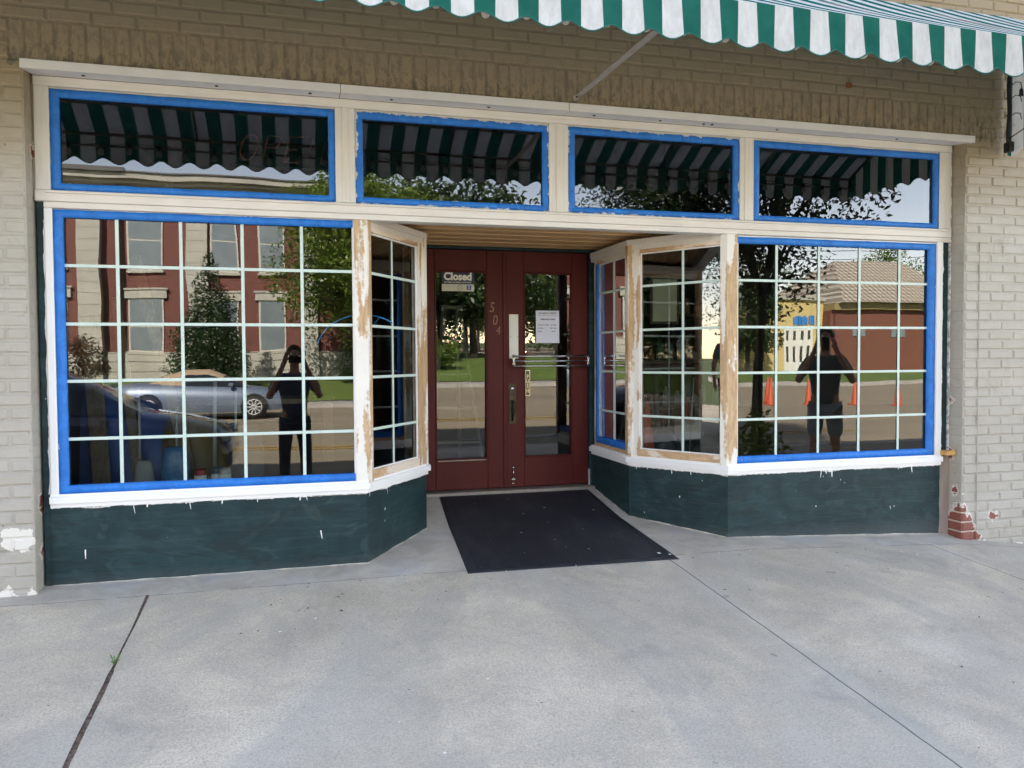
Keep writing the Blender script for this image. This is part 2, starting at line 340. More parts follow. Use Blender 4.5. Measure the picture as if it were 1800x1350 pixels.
def mat_awning(name, side_y=False):
    m, t, b = newmat(name); n = N(t); t.nodes.remove(b); out = t.nodes['Material Output']; v = n.coord(); X = n.xyz()
    q = n.math('FRACT', n.math('ADD', n.math('DIVIDE', n.math('SUBTRACT', X[1 if side_y else 0], -.105 if side_y else 1.80), .187), 100.25))
    st = n.math('LESS_THAN', q, .5)
    wh = n.mix(n.math('MULTIPLY', n.ramp(n.noise(n.coord((1, 1, .35)), 24, 6, .7), .38, .72), .6), (.70, .71, .71), (.42, .41, .39))
    gr = n.mix(n.ramp(n.noise(v, 9, 4), .3, .7), (.018, .120, .098), (.026, .155, .125))
    cc = n.mix(st, gr, wh)
    df = n.n('ShaderNodeBsdfDiffuse'); n.l(cc, df.inputs[0]); tl = n.n('ShaderNodeBsdfTranslucent'); n.l(cc, tl.inputs[0])
    bp = n.bump(n.noise(v, 300, 2), .15, .002); n.l(bp, df.inputs['Normal'])
    mx = n.n('ShaderNodeMixShader'); mx.inputs[0].default_value = .24; n.l(df.outputs[0], mx.inputs[1]); n.l(tl.outputs[0], mx.inputs[2]); n.l(mx.outputs[0], out.inputs[0]); return m
AWN = mat_awning('striped_awning_canvas'); AWN_S = mat_awning('striped_awning_side', True)
ASPH = simple('tan_road_surface', (.30, .245, .165), .9, (.23, .19, .13), .7, bump=.2, bscale=60, stretch=(.25, 1, 1))  # warm tan road colour, varied by streaky noise
GRASSG = simple('lawn_soil', (.05, .075, .018), 1, (.07, .10, .02), 2)
YPAINT = simple('yellow_road_paint', (.55, .34, .05), .7, (.4, .27, .07), 6)
WPAINT = simple('white_road_paint', (.6, .58, .52), .7, (.45, .43, .4), 6)
METAL = simple('polished_steel', (.55, .56, .58), .25, metal=1)
GALV = simple('dull_galvanised', (.34, .31, .28), .5, (.28, .25, .22), 30, metal=.6)
BRONZE = simple('dark_bronze', (.045, .038, .028), .4, (.07, .055, .035), 30, metal=.8)
BRASS = simple('brass', (.50, .42, .26), .35, (.6, .53, .38), 30, metal=.9)
BLACK = simple('black_plastic', (.012, .012, .013), .45)
IVORY = simple('ivory_plate', (.80, .79, .72), .4, (.74, .72, .65), 12)
def mat_soffit():
    m, t, b = newmat('cedar_slats'); n = N(t); v = n.coord((.06, 1, 1))
    g = n.noise(v, 30, 6, .6, .5); n.l(n.mix(n.ramp(g, .35, .65), (.80, .52, .25), (.50, .29, .12)), b.inputs['Base Color']); b.inputs['Roughness'].default_value = .5; return m
CEDAR = mat_soffit()
PINE = mat_paint_wood('bare_pine_board', (.2, .15, .1), (.20, .145, .085), (.14, .09, .05), .9, stretch=VS)
def glossy_dark(nm, c): return simple(nm, c, .7)

# ------------------------------------------------------------------ ground
def gz(x, y):
    if y > 0:
        P = ((0, 0.002), (.11, .010), (.75, .056), (1.5, .155), (9, .16))
        z = P[-1][1]
        for (a_, za), (b_, zb) in zip(P, P[1:]):
            if a_ <= y <= b_: z = za+(zb-za)*(y-a_)/(b_-a_); break
    else: z = .002+.082*y
    d = 0
    if x > 2.8: d = .05*(min(x, 4.4)-2.8)+.12*max(0, min(x, 6)-4.4)
    return z-d*max(0, min(1, 1+(y+.0)/3.2 if y < 0 else 1-max(0, y-.12)*6))
def grid(xs, ys, zf, name, mat, kind='structure'):
    b = MB(); b.v = [Vector((x, y, zf(x, y))) for y in ys for x in xs]; nx = len(xs)
    for j in range(len(ys)-1):
        for i in range(nx-1):
            k = j*nx+i; b.f.append((k, k+1, k+nx+1, k+nx)); b.m.append(0); b.smooth.append(True)
    o = b.build(name, mat); tag(o, kind=kind); return o
def fr(a_, b_, n_): return [a_+(b_-a_)*i/n_ for i in range(n_+1)]
KERB_Y = -5.45
ysw = [KERB_Y, -5, -4.4, -3.8, -3.2, -2.6, -2, -1.5, -1, -.5, -.25, 0, .06, .11, .2, .3, .5, .75, 1, 1.25, 1.5, 1.7]
# left slab, the earth-filled joint at x = -.75, right slab
def slabz(x, y): return gz(x, y)+.002*math.sin(x*1.7+y)
pv = MB()
def addgrid(xs, ys):
    base = len(pv.v); nx = len(xs); pv.v += [Vector((x, y, slabz(x, y))) for y in ys for x in xs]
    for j in range(len(ys)-1):
        for i in range(nx-1):
            k = base+j*nx+i; pv.f.append((k, k+1, k+nx+1, k+nx)); pv.m.append(0); pv.smooth.append(True)
def jx(y): return .0015*math.sin(y*9)+.002*noise.noise(Vector((y*14, 0, 0)))
yj = fr(KERB_Y, -.13, 120)
addgrid(fr(-14, -1.5, 10)+[-.9], [y for y in ysw if y <= -.13]+[-.13]); addgrid([-14, -8, -3, -1.6, -1.2, -.9, -.75, -.6], [y for y in [-.13]+[y for y in ysw if y > -.13]])
def strip(xa, xb):
    base = len(pv.v)
    for y in yj:
        for x in (xa(y), xb(y)): pv.v.append(Vector((x, y, slabz(x, y))))
    for j in range(len(yj)-1): k = base+2*j; pv.f.append((k, k+1, k+3, k+2)); pv.m.append(0); pv.smooth.append(True)
JW = lambda y: .0065+.002*math.sin(y*5+2)+.003*(y < -1)
strip(lambda y: -.9, lambda y: -.755-JW(y)+jx(y)); strip(lambda y: -.755+JW(y)+jx(y*1.1), lambda y: -.6)
addgrid([-.6]+fr(-.3, 2.8, 8)+fr(3.1, 6, 9)+[8, 11, 16], [y for y in ysw if y <= -.13]+[-.13]); addgrid([-.6]+fr(-.3, 2.8, 8)+fr(3.1, 6, 9)+[8, 11, 16], [-.13]+[y for y in ysw if y > -.13])
tag(pv.build('sidewalk', CONC), kind='structure')
jb = MB(); base = 0
for y in yj:
    for x in (-.79, -.72): jb.v.append(Vector((x, y, slabz(x, y)-.0035-.004*noise.noise(Vector((x*20, y*12, 0))))))
for j in range(len(yj)-1): k = 2*j; jb.f.append((k, k+1, k+3, k+2)); jb.m.append(0); jb.smooth.append(True)
tag(jb.build('sidewalk_joint_soil', JOINT), kind='structure')
# kerb, road, far kerb, lawns
STREET = -.60
KERBM = simple('kerb_concrete', (.40, .38, .34), .85, (.3, .29, .26), 2)
kb = MB(); kb.prism([(-60, KERB_Y-.15), (60, KERB_Y-.15), (60, KERB_Y-.002), (-60, KERB_Y-.002)], STREET-.2, lambda x, y: gz(0, KERB_Y)+.001); tag(kb.build('near_kerb', KERBM), kind='structure')
def rz(x, y):     # crowned street, climbing a little far away
    t = max(0, min(1, (KERB_Y-y)/6)); z = STREET+.17*t
    if y < -60: z += .008*(-60-y)
    return z
rd = grid(fr(-60, -20, 4)+fr(-15, 60, 15)+[90], [-135, -110, -85, -70, -60, -45, -30, -24, -20, -16, -12, -10, -8, -6.5, KERB_Y-.1], rz, 'road', ASPH)
gb = MB(); gb.quad(Vector((-900, -900, -.9)), Vector((900, -900, -.9)), Vector((900, 900, -.9)), Vector((-900, 900, -.9))); tag(gb.build('ground', GRASSG), kind='structure')
def band(pts, wd, name, mat, dz=.005):
    b = MB()
    for (x0, y0), (x1, y1) in zip(pts, pts[1:]):
        n_ = max(1, int(math.hypot(x1-x0, y1-y0)/1.5)); dx, dy = x1-x0, y1-y0; L = math.hypot(dx, dy); nx, ny = -dy/L*wd/2, dx/L*wd/2
        for i in range(n_):
            a0, a1 = i/n_, (i+1)/n_; A = (x0+dx*a0, y0+dy*a0); B = (x0+dx*a1, y0+dy*a1)
            q = [(A[0]-nx, A[1]-ny), (B[0]-nx, B[1]-ny), (B[0]+nx, B[1]+ny), (A[0]+nx, A[1]+ny)]
            b.quad(*[Vector((p[0], p[1], max(rz(*A), rz(*B), rz(*p))+dz)) for p in q])
    o = b.build(name, mat); tag(o, kind='structure'); return o
YL = [(-40, -10.2), (-1.2, -10.5), (6, -10.0), (12, -10.4)]
band(YL, .12, 'yellow_centre_line', YPAINT); band([(x, y-.3) for x, y in YL], .12, 'yellow_centre_line', YPAINT)
band([(-40, -17.3), (3, -17.3), (12, -17.5)], .1, 'white_lane_line', WPAINT); band([(3, -7.2), (8, -7.9)], .15, 'white_lane_line', WPAINT); band([(16, -18.6), (40, -19)], .12, 'white_lane_line', WPAINT); band([(9, -8.5), (30, -9)], .1, 'white_lane_line', WPAINT)
# far side: block west of the cross street (x < 12.5) and block to the east (x > 19)
def lz(x, y):
    d = min(max(0, -23.5-y), 9); return -.30+.09*d+.12*math.exp(-((x-4)/5)**2)*0
def lawn(x0, x1, y0, y1, zf, nm):
    o = grid(fr(x0, x1, 24), fr(y0, y1, 14), zf, nm, GRASS); return o
def mat_grass():
    m, t, b = newmat('mown_grass'); n = N(t); v = n.coord()
    c = n.mix(n.ramp(n.noise(v, 1.2, 6, .7), .3, .7), (.10, .17, .025), (.18, .24, .04)); c = n.mix(n.ramp(n.noise(v, 14, 4, .7), .45, .7), c, (.06, .10, .02))
    n.l(c, b.inputs['Base Color']); b.inputs['Roughness'].default_value = .9; n.l(n.bump(n.noise(v, 50, 4), 1, .03), b.inputs['Normal']); return m
GRASS = mat_grass()
lawn(-40, 12.5, -60, -23.9, lz, 'lawn')
k2 = MB(); k2.prism([(-40, -23.9), (-40, -23.0), (12.5, -22.4), (12.5, -23.9)], STREET-.1, -.29); tag(k2.build('far_kerb_walk', KERBM), kind='structure')
k3 = MB(); k3.prism([(12.5, -60), (12.5, -22.4), (12.9, -22.8), (12.9, -60)], STREET-.1, -.27); tag(k3.build('side_street_kerb', KERBM), kind='structure')
lawn(19.5, 90, -75, -34, lambda x, y: -.25+.0*x, 'lawn')
k4 = MB(); k4.prism([(19.1, -34), (19.1, -33.6), (90, -33.6), (90, -34)], STREET-.1, -.23); tag(k4.build('far_kerb_walk', KERBM), kind='structure')

# ------------------------------------------------------------------ the shop building
shop = thing('shop_building', (0, 0, 0), 'painted brick shop building with paned display windows, transoms and a recessed entrance', 'shop building')
OX0, OX1, OZ = -1.31, 4.53, 2.735          # opening in the brickwork
WX0, WX1, WTOP = -8.0, 9.0, 7.3
def brickwork():
    b = MB(); rnd = random.Random(3)
    def brick(x0, x1, z0, z1, y=0.0, dep=.05):
        g = .0046; x0 += g; x1 -= g; z0 += g; z1 -= g
        if x1-x0 < .02: return
        y += rnd.uniform(-.0018, .0018); e = .008; x0 += rnd.uniform(-.002, .003); x1 -= rnd.uniform(-.002, .003); z0 += rnd.uniform(-.0014, .0014); z1 += rnd.uniform(-.0014, .0014)
        A = [(x0, z0), (x1, z0), (x1, z1), (x0, z1)]; B = [(x0+e, z0+e), (x1-e, z0+e), (x1-e, z1-e), (x0+e, z1-e)]
        n = len(b.v); j = lambda: rnd.uniform(-.0012, .0012)
        b.v += [Vector((p[0], y+(.0062 if z0 < 2.6 else .0036), p[1])) for p in A]+[Vector((p[0]+j(), y+j()*.5, p[1]+j())) for p in B]
        b.f.append((n+4, n+5, n+6, n+7)); b.m.append(0); b.smooth.append(False)
        for i in range(4): k = (i+1) % 4; b.f.append((n+i, n+k, n+4+k, n+4+i)); b.m.append(0); b.smooth.append(False)
    H = .0677; L = .2125
    # soldier course over the opening
    x = OX0-.06
    while x < OX1+.06: brick(x, x+.0705, OZ+.002, OZ+.204); x += .0705
    sx0, sx1 = OX0-.06, x
    row = 0; z = OZ+.204-H*46
    while z < WTOP:
        off = (row % 2)*L/2+rnd.uniform(-.006, .006); x = WX0-off
        gaps = []
        if z < OZ-.001: gaps.append((OX0, OX1))
        if z+H > OZ+.003 and z < OZ+.2: gaps.append((sx0, sx1))
        while x < WX1:
            segs = [(max(x, WX0), min(x+L, WX1))]
            for g0, g1 in gaps:
                ns = []
                for s0, s1 in segs:
                    if s1 <= g0 or s0 >= g1: ns.append((s0, s1))
                    else:
                        if s0 < g0: ns.append((s0, g0))
                        if s1 > g1: ns.append((g1, s1))
                segs = ns
            for s0, s1 in segs: brick(s0, s1, z, z+H)
            x += L
        # reveal bricks inside the opening
        if z < OZ-.01:
            for xx, sg in ((OX0, 1), (OX1, -1)):
                y0, y1 = .0055+.001, .118; ys_ = [(y0, y1)] if row % 2 else [(y0, .055), (.055, y1)]
                for ya, yb in ys_:
                    ya += .003; yb -= .003; za, zb = z+.004, z+H-.004; e = .004; d = .003*sg
                    n = len(b.v); O = [(ya, za), (yb, za), (yb, zb), (ya, zb)]; I = [(ya+e, za+e), (yb-e, za+e), (yb-e, zb-e), (ya+e, zb-e)]
                    b.v += [Vector((xx, p[0], p[1])) for p in O]+[Vector((xx+d*.6, p[0], p[1])) for p in I]
                    b.f.append((n+4, n+5, n+6, n+7)[::-sg]); b.m.append(0); b.smooth.append(False)
                    for i in range(4): k = (i+1) % 4; b.f.append((n+i, n+k, n+4+k, n+4+i)[::-sg]); b.m.append(0); b.smooth.append(False)
        z += H; row += 1
    # mortar body behind
    y0, y1 = .0062, .30
    b.box(WX0, OX0-.0005, y0, y1, -.5, WTOP+.01); b.box(OX1+.0005, WX1, y0, y1, -.5, WTOP+.01); b.box(OX0-.0005, OX1+.0005, y0+.0001, y1-.001, OZ+.0005, WTOP)
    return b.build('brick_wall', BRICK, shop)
brickwork()
# old control joint and blunt scars on the right pier
b = MB(); b.tube([(4.655, -.0015, z) for z in fr(-.05, 2.0, 30)], [.003+.0015*math.sin(i*1.7) for i in range(31)], 5); b.build('mortar_seam', BRICK, shop)
# parapet, roof, side and back walls, room behind the glass
SHELL = simple('side_wall_brick', (.25, .12, .085), .8, (.2, .1, .07), 3)
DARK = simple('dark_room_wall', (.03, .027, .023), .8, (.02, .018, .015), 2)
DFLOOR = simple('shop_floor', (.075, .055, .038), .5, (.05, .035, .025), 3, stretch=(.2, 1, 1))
for q in ((WX0+.001, WX0+.3, .301, 13, -.5, WTOP-.02), (WX1-.3, WX1-.001, .301, 13, -.5, WTOP-.02), (WX0+.301, WX1-.301, 12.7, 13, -.5, WTOP-.03)): b = MB(); b.box(*q); b.build('side_wall', SHELL, shop)
b = MB(); b.box(WX0+.302, WX1-.302, .302, 12.6, WTOP-.6, WTOP-.4); b.build('roof', simple('roof_tar', (.06, .06, .06)), shop)
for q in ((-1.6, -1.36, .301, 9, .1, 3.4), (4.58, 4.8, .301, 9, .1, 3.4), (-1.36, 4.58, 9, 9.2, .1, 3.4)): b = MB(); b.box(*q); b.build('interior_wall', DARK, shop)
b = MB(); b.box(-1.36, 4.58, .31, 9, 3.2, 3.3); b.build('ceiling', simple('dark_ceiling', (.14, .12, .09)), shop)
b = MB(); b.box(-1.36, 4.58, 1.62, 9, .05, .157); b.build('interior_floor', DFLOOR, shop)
b = MB(); b.prism([(-1.36, .17), (.36, .17), (.78, .78), (.78, 1.72), (-1.36, 1.72)], .38, .42); PLAT = simple('platform_boards', (.10, .065, .035), .6, (.07, .045, .025), 5, stretch=(.2, 1, 1)); b.build('display_platform', PLAT, shop); b = MB(); b.prism([(4.58, .17), (2.8, .17), (2.38, .78), (2.38, 1.72), (4.58, 1.72)], .38, .42); b.build('display_platform', PLAT, shop)

# trim members (frame plane y = .11)
FY = .11
b = MB()
b.box(-1.2985, 4.5145, FY-.002, .20, 2.645, 2.694, bev=.003)           # head
b.build('head_trim', PRIMER_H, shop)
b = MB(); b.box(-1.3, 4.515, FY-.007, .20, 2.045, 2.104, bev=.004); b.box(-1.262, 4.508, FY-.001, .20, 2.012, 2.044, bev=.003); b.build('middle_rail', PRIMER_H, shop)
b = MB(); b.box(-1.25, 4.5, FY-.019, FY-.0075, 2.088, 2.100, bev=.003); b.build('rail_moulding', PRIMER_H, shop)
for x0, x1 in ((-1.2975, -1.226), (.237, .348), (1.518, 1.641), (2.829, 2.931), (4.414, 4.512)):
    b = MB(); b.box(x0, x1, FY, .19, 2.105, 2.6445, bev=.003)
    if .1 < x0 < 4: b.box((x0+x1)/2-.018, (x0+x1)/2+.018, FY-.006, FY-.0005, 2.106, 2.644, bev=.002)
    b.build('transom_mullion', PRIMER_V, shop)
# sloping hood over the transoms: three lengths butted together, screw holes in the soffit
hx = [-1.318, .262, 1.60, 4.575]
for i in range(3):
    b = MB(); x0, x1 = hx[i]+.002, hx[i+1]-.002; e0 = .0 if i else .0
    b.v = [Vector(p) for p in ((x0, -.032, 2.682), (x1, -.032, 2.682), (x1, -.032, 2.728), (x0, -.032, 2.728), (x0+(.02 if i == 0 else 0), .107, 2.6945), (x1-(.055 if i == 2 else 0), .107, 2.6945), (x1-(.055 if i == 2 else 0), .107, 2.7335), (x0+(.02 if i == 0 else 0), .107, 2.7335))]
    b.f = [(0, 1, 2, 3), (4, 7, 6, 5), (3, 2, 6, 7), (1, 0, 4, 5), (0, 3, 7, 4), (2, 1, 5, 6)]; b.m = [0]*6; b.smooth = [False]*6
    hd = b.build('hood_board', HOOD, shop)
    hb = MB()
    for k, xx in enumerate((-1.04, -.39, .10, .55, 1.12, 1.78, 2.22, 2.52, 2.58, 3.05, 3.98)):
        if x0 < xx < x1:
            hb = MB(); hb.lathe((xx, .03, 2.6865), [(0, -.0035), (.010, -.0033), (.007, .0), (0, .001)], 10)
            hb.build('screw_hole', bpy.data.materials.get('dark_hole') or simple('dark_hole', (.03, .02, .015)), hd)

def ring(name, P, x0, x1, z0, z1, wl, wr, wb, wt, y0, y1, mat, parent, jit=.0016, tab=None, seed=0):
    """ring of masking tape, wavering edges; attribute edge = 0 outside, 1 inside. P(u,y,z)->world"""
    rnd = random.Random(seed*17+5); b = MB(); ed = []
    n = 22
    def side(p0, p1, q0, q1):
        base = len(b.v)
        for i in range(n+1):
            t = i/n; j1, j2 = rnd.uniform(-jit, jit), rnd.uniform(-jit*.6, jit*.6)
            ox, oz = p0[0]+(p1[0]-p0[0])*t, p0[1]+(p1[1]-p0[1])*t; ix, iz = q0[0]+(q1[0]-q0[0])*t, q0[1]+(q1[1]-q0[1])*t
            dx, dz = ox-ix, oz-iz; L = math.hypot(dx, dz) or 1; 
            ox += dx/L*j1; oz += dz/L*j1; ix += dx/L*j2; iz += dz/L*j2
            wv = rnd.uniform(0, .0006)
            for (x, z, y, e_) in ((ox, oz, y0+.0016, 0), (ox, oz, y0-wv, 0), ((ox+ix)/2, (oz+iz)/2, y0-.0008-wv, .5), (ix, iz, y0-.0004, 1), (ix, iz, y1, 1)):
                b.v.append(P(x, y, z)); ed.append(e_)
        for i in range(n):
            for k in range(4): q = base+i*5+k; b.f.append((q, q+5, q+6, q+1)); b.m.append(0); b.smooth.append(True)
    O = [(x0, z0), (x1, z0), (x1, z1), (x0, z1)]; I = [(x0+wl, z0+wb), (x1-wr, z0+wb), (x1-wr, z1-wt), (x0+wl, z1-wt)]
    for i, wdt in enumerate((wb, wr, wt, wl)):
        if wdt <= 0: continue
        k = (i+1) % 4; side(O[i], O[k], I[i], I[k])
    o = b.build(name, mat, parent); at = o.data.attributes.new('edge', 'FLOAT', 'POINT'); at.data.foreach_set('value', ed); return o
PF = lambda u, y, z: Vector((u, y, z))
GY = .142
def pane(P, x0, x1, z0, z1, y, parent, mat=None, name='glass_pane'):
    b = MB(); b.quad(P(x0, y, z0), P(x1, y, z0), P(x1, y, z1), P(x0, y, z1)); return b.build(name, mat or GLASS, parent)
def frame(P, x0, x1, z0, z1, w_, y0, y1, mats, name, parent, D=None):
    """sash frame of four pieces; P maps local (u, y, z)"""
    b = MB(); u = (P(1, 0, 0)-P(0, 0, 0)); v = P(0, 1, 0)-P(0, 0, 0)
    wl, wr, wb, wt = w_
    for (a0, a1, c0, c1, mi) in ((x0, x0+wl, z0, z1, 0), (x1-wr, x1, z0, z1, 0), (x0+wl, x1-wr, z0, z0+wb, 1), (x0+wl, x1-wr, z1-wt, z1, 1)):
        if a1-a0 < 1e-4 or c1-c0 < 1e-4: continue
        dy = .001 if mi else 0
        b.obox(P((a0+a1)/2, (y0+y1)/2+dy, (c0+c1)/2), u, v, (0, 0, 1), (a1-a0)/2, (y1-y0)/2, (c1-c0)/2, mi, .0025)
    return b.build(name, mats, parent)
GZ = (1.715, 1.405, 1.10, .79)
def grille(P, xs, x0, x1, z0, z1, y, parent, name='grille'):
    b = MB(); u = (P(1, 0, 0)-P(0, 0, 0)); v = P(0, 1, 0)-P(0, 0, 0); rnd = random.Random(int(x0*100)); h = .0088
    xx = [x0]+list(xs)+[x1]
    for x in xs:
        zz = [z0]+[g for g in GZ[::-1]]+[z1]
        b.obox(P(x, y, (z0+z1)/2), u, v, (0, 0, 1), h, .0022, (z1-z0)/2, 0, .001)
    for z in GZ:
        for a0, a1 in zip(xx, xx[1:]):
            a0_, a1_ = a0+(h+.0004 if a0 in xs else 0), a1-(h+.0004 if a1 in xs else 0); t = rnd.uniform(-.0012, .0012)
            b.obox(P((a0_+a1_)/2, y+.0003, z+t), u, v, (0, 0, 1), (a1_-a0_)/2, .0021, h*.95, 0, .001)
    return b.build(name, GRILLE, parent)
# transom lights
for i, (x0, x1, lab) in enumerate(((-1.226, .237, None), (.348, 1.518, None), (1.641, 2.829, None), (2.931, 4.414, None))):
    fo = frame(PF, x0, x1, 2.105, 2.644, (.03, .03, .03, .03), FY+.012, .165, [PRIMER_V, PRIMER_H], 'transom_window', shop)
    pane(PF, x0+.03, x1-.03, 2.135, 2.614, GY, fo)
    ring('masking_tape', PF, x0+.001, x1-.0, 2.107, 2.634, .044, .038, .036, .040, FY+.008, GY-.002, TAPE_S if i in (1, 2) else TAPE, fo, seed=i)
# left and right display windows
lw = frame(PF, -1.222, .345, .497, 2.010, (.035, .02, .035, .03), FY+.012, .165, [WHITE_V, WHITE], 'display_window', shop)
pane(PF, -1.19, .33, .53, 1.985, GY, lw); grille(PF, (-.918, -.598, -.278, .043), -1.176, .327, .54, 1.972, GY-.0045, lw)
ring('masking_tape', PF, -1.221, .329, .499, 2.006, .046, .0, .044, .040, FY+.008, GY-.002, TAPE, lw, seed=9)
rw = frame(PF, 2.812, 4.402, .497, 2.008, (.015, .03, .035, .03), FY+.012, .165, [WHITE_V, WHITE], 'display_window', shop)
pane(PF, 2.825, 4.375, .53, 1.985, GY, rw); grille(PF, (3.122, 3.45, 3.775, 4.102), 2.826, 4.342, .545, 1.955, GY-.0045, rw)
ring('masking_tape', PF, 2.817, 4.395, .500, 1.999, .0, .056, .046, .042, FY+.008, GY-.002, TAPE, rw, seed=12)
# jambs beside the display windows, dark green strips with ragged paint between them and the brick
b = MB(); b.box(-1.262, -1.2225, FY, .19, .45, 2.0115, bev=.004); b.build('window_jamb', WHITE_V, shop)
b = MB(); b.box(4.4025, 4.452, FY, .19, .45, 2.0115, bev=.004); b.build('window_jamb', WHITE_V, shop)
def ragged_strip(x0, x1, z0, z1, y, mat, side, amp, seed):
    b = MB(); n = 70; 
    for i in range(n+1):
        z = z0+(z1-z0)*i/n; k = noise.noise(Vector((seed, z*9, 0)))+.6*noise.noise(Vector((seed, z*31, 4))); d = amp*k
        xa, xb = (x0+d, x1) if side < 0 else (x0, x1+d)
        b.v += [Vector((xa, y, z)), Vector((xb, y, z)), Vector((xa, .19, z)), Vector((xb, .19, z))]
    for i in range(n):
        q = 4*i; b.f += [(q, q+1, q+5, q+4), (q+1, q+3, q+7, q+5), (q+2, q, q+4, q+6)]; b.m += [0]*3; b.smooth += [False]*3
    return b
BW = simple('weathered_jamb_wood', (.24, .17, .14), .85, (.34, .28, .24), 14, bump=.5, stretch=(1, 1, .12))
ragged_strip(-1.2985, -1.264, .0, 2.044, .128, GREEN, 1, .0, 1).build('green_strip', GREEN, shop)
ragged_strip(-1.270, -1.2625, .5, 1.95, .1265, WHITE_V, -1, .006, 3).build('paint_edge', WHITE_V, shop)
ragged_strip(4.45, 4.512, .50, 2.044, .132, GREEN, 1, .0, 5).build('green_strip', GREEN, shop)
ragged_strip(4.449, 4.468, .5, 1.95, .1305, WHITE_V, 1, .012, 8).build('paint_edge', WHITE_V, shop)
ragged_strip(4.449, 4.527, -.14, .50, .119, BW, -1, .006, 6).build('bare_jamb', BW, shop)
ragged_strip(4.519, 4.5285, .0, 2.69, .1215, SCRAPE, -1, .012, 16).build('plaster_edge', SCRAPE, shop)
for q in ((-1.309, -1.2988, .12, .19, 2.05, 2.69), (4.5125, 4.529, .125, .19, 2.05, 2.69)): b = MB(); b.box(*q); b.build('brown_jamb', BRICK, shop)

# angled entrance bays: panels between plan points
A = (.405, .112); B = (.845, .75); B2 = (.845, 1.47); Cc = (2.742, .112); D = (2.325, .75); E = (2.325, 1.47)
def mkP(p0, p1, outward):
    """local u along p0->p1 (metres), y into the shop"""
    p0 = Vector((*p0, 0)); p1 = Vector((*p1, 0)); u = (p1-p0).normalized(); v = Vector((-u.y, u.x, 0)) if outward > 0 else Vector((u.y, -u.x, 0))
    return (lambda a_, y, z: p0+u*a_+v*y+Vector((0, 0, z))), (p1-p0).length
def bay_panel(p0, p1, outward, tape=False, stl=.045, str_=.06, mid=None, nm='bay_window'):
    P, L = mkP(p0, p1, outward)
    fo = frame(P, .004, L-.004, .497, 2.0105, (stl, str_, .052, .060), .004, .056, [STRIP, STRIP2], nm, shop)
    x0, x1, z0, z1 = .004+stl, L-.004-str_, .549, 1.9505
    pane(P, x0, x1, z0, z1, .030, fo)
    frame(P, x0+.0005, x1-.0005, z0+.0005, z1-.0005, (.009, .009, .009, .009), .017, .028, [WHITE_V, WHITE_V], 'glazing_bead', fo)
    mid = mid or (x0+x1)/2
    grille(P, (mid,), x0+.009, x1-.009, z0+.009, z1-.009, .0265, fo)
    if tape: ring('masking_tape', P, x0-.002, x1+.014, z0-.02, z1+.0, .0, .042, .052, .0, .002, .016, TAPE, fo, jit=.002, seed=31)
    return fo, P, L
bay_panel(A, B, 1, stl=.014, str_=.085, mid=.36)
bay_panel(B, B2, 1, nm='bay_window')
bay_panel(Cc, D, -1, stl=.014, str_=.075, mid=.345)
bay_panel(D, E, -1, tape=True, stl=.05, str_=.05)
# posts at the corners
def post(poly, z0, z1, mat, name='corner_post'):
    b = MB(); b.prism(poly, z0, z1); b.build(name, mat, shop, recalc=True)
post([(.336, .108), (.411, .108), (.436, .143), (.420, .175), (.336, .175)], .49, 2.011, STRIP)
post([(2.812, .108), (2.735, .108), (2.708, .146), (2.724, .178), (2.812, .178)], .49, 2.011, STRIP)
post([(.838, .728), (.858, .750), (.858, .80), (.80, .80), (.806, .74)], .492, 2.0105, STRIP)
post([(2.333, .728), (2.312, .750), (2.312, .80), (2.37, .80), (2.366, .74)], .492, 2.0105, STRIP)
def offs(poly, d):
    """offset open polyline to its right by d (mitred)"""
    out = []
    for i, p in enumerate(poly):
        ns = []
        if i > 0: dx, dy = p[0]-poly[i-1][0], p[1]-poly[i-1][1]; L = math.hypot(dx, dy); ns.append((dy/L, -dx/L))
        if i < len(poly)-1: dx, dy = poly[i+1][0]-p[0], poly[i+1][1]-p[1]; L = math.hypot(dx, dy); ns.append((dy/L, -dx/L))
        if len(ns) == 1: n_ = ns[0]; k = 1
        else: n_ = (ns[0][0]+ns[1][0], ns[0][1]+ns[1][1]); L = math.hypot(*n_); n_ = (n_[0]/L, n_[1]/L); k = 1/max(.3, n_[0]*ns[0][0]+n_[1]*ns[0][1])
        out.append((p[0]+n_[0]*d*k, p[1]+n_[1]*d*k))
    return out
def band_wall(poly, o1, o2, z0, z1, mat, name, sub=1, parent=None):
    a_, c_ = offs(poly, o1), offs(poly, o2); b = MB()
    for i in range(len(poly)-1):
        q = [a_[i], a_[i+1], c_[i+1], c_[i]]
        b.prism(q, z0, z1)
    return b.build(name, mat, parent or shop, recalc=True)
LP = [(-1.263, .12), (.392, .12), (.845, .765), (.845, 1.50)]
RP = [(2.325, 1.50), (2.325, .765), (2.752, .12), (4.449, .12)]
for P_ in (LP, RP):
    band_wall(P_, 0, -.06, lambda x, y: -.25, .452, GREEN, 'stallboard')
    band_wall(P_, .030, -.05, .4525, .4885, WHITE, 'window_sill'); band_wall(P_, .014, -.05, .4885, .5, WHITE, 'sill_moulding')
    band_wall(P_, .012, -.02, .428, .4522, WHITE, 'sill_apron')
for P_ in (LP[1:], RP[:3]):
    band_wall(P_, .010, -.05, 1.9745, 2.0095, PRIMER_H, 'bay_head')
    band_wall(P_, .018, -.05, 2.0098, 2.048, PRIMER_H, 'bay_cornice')
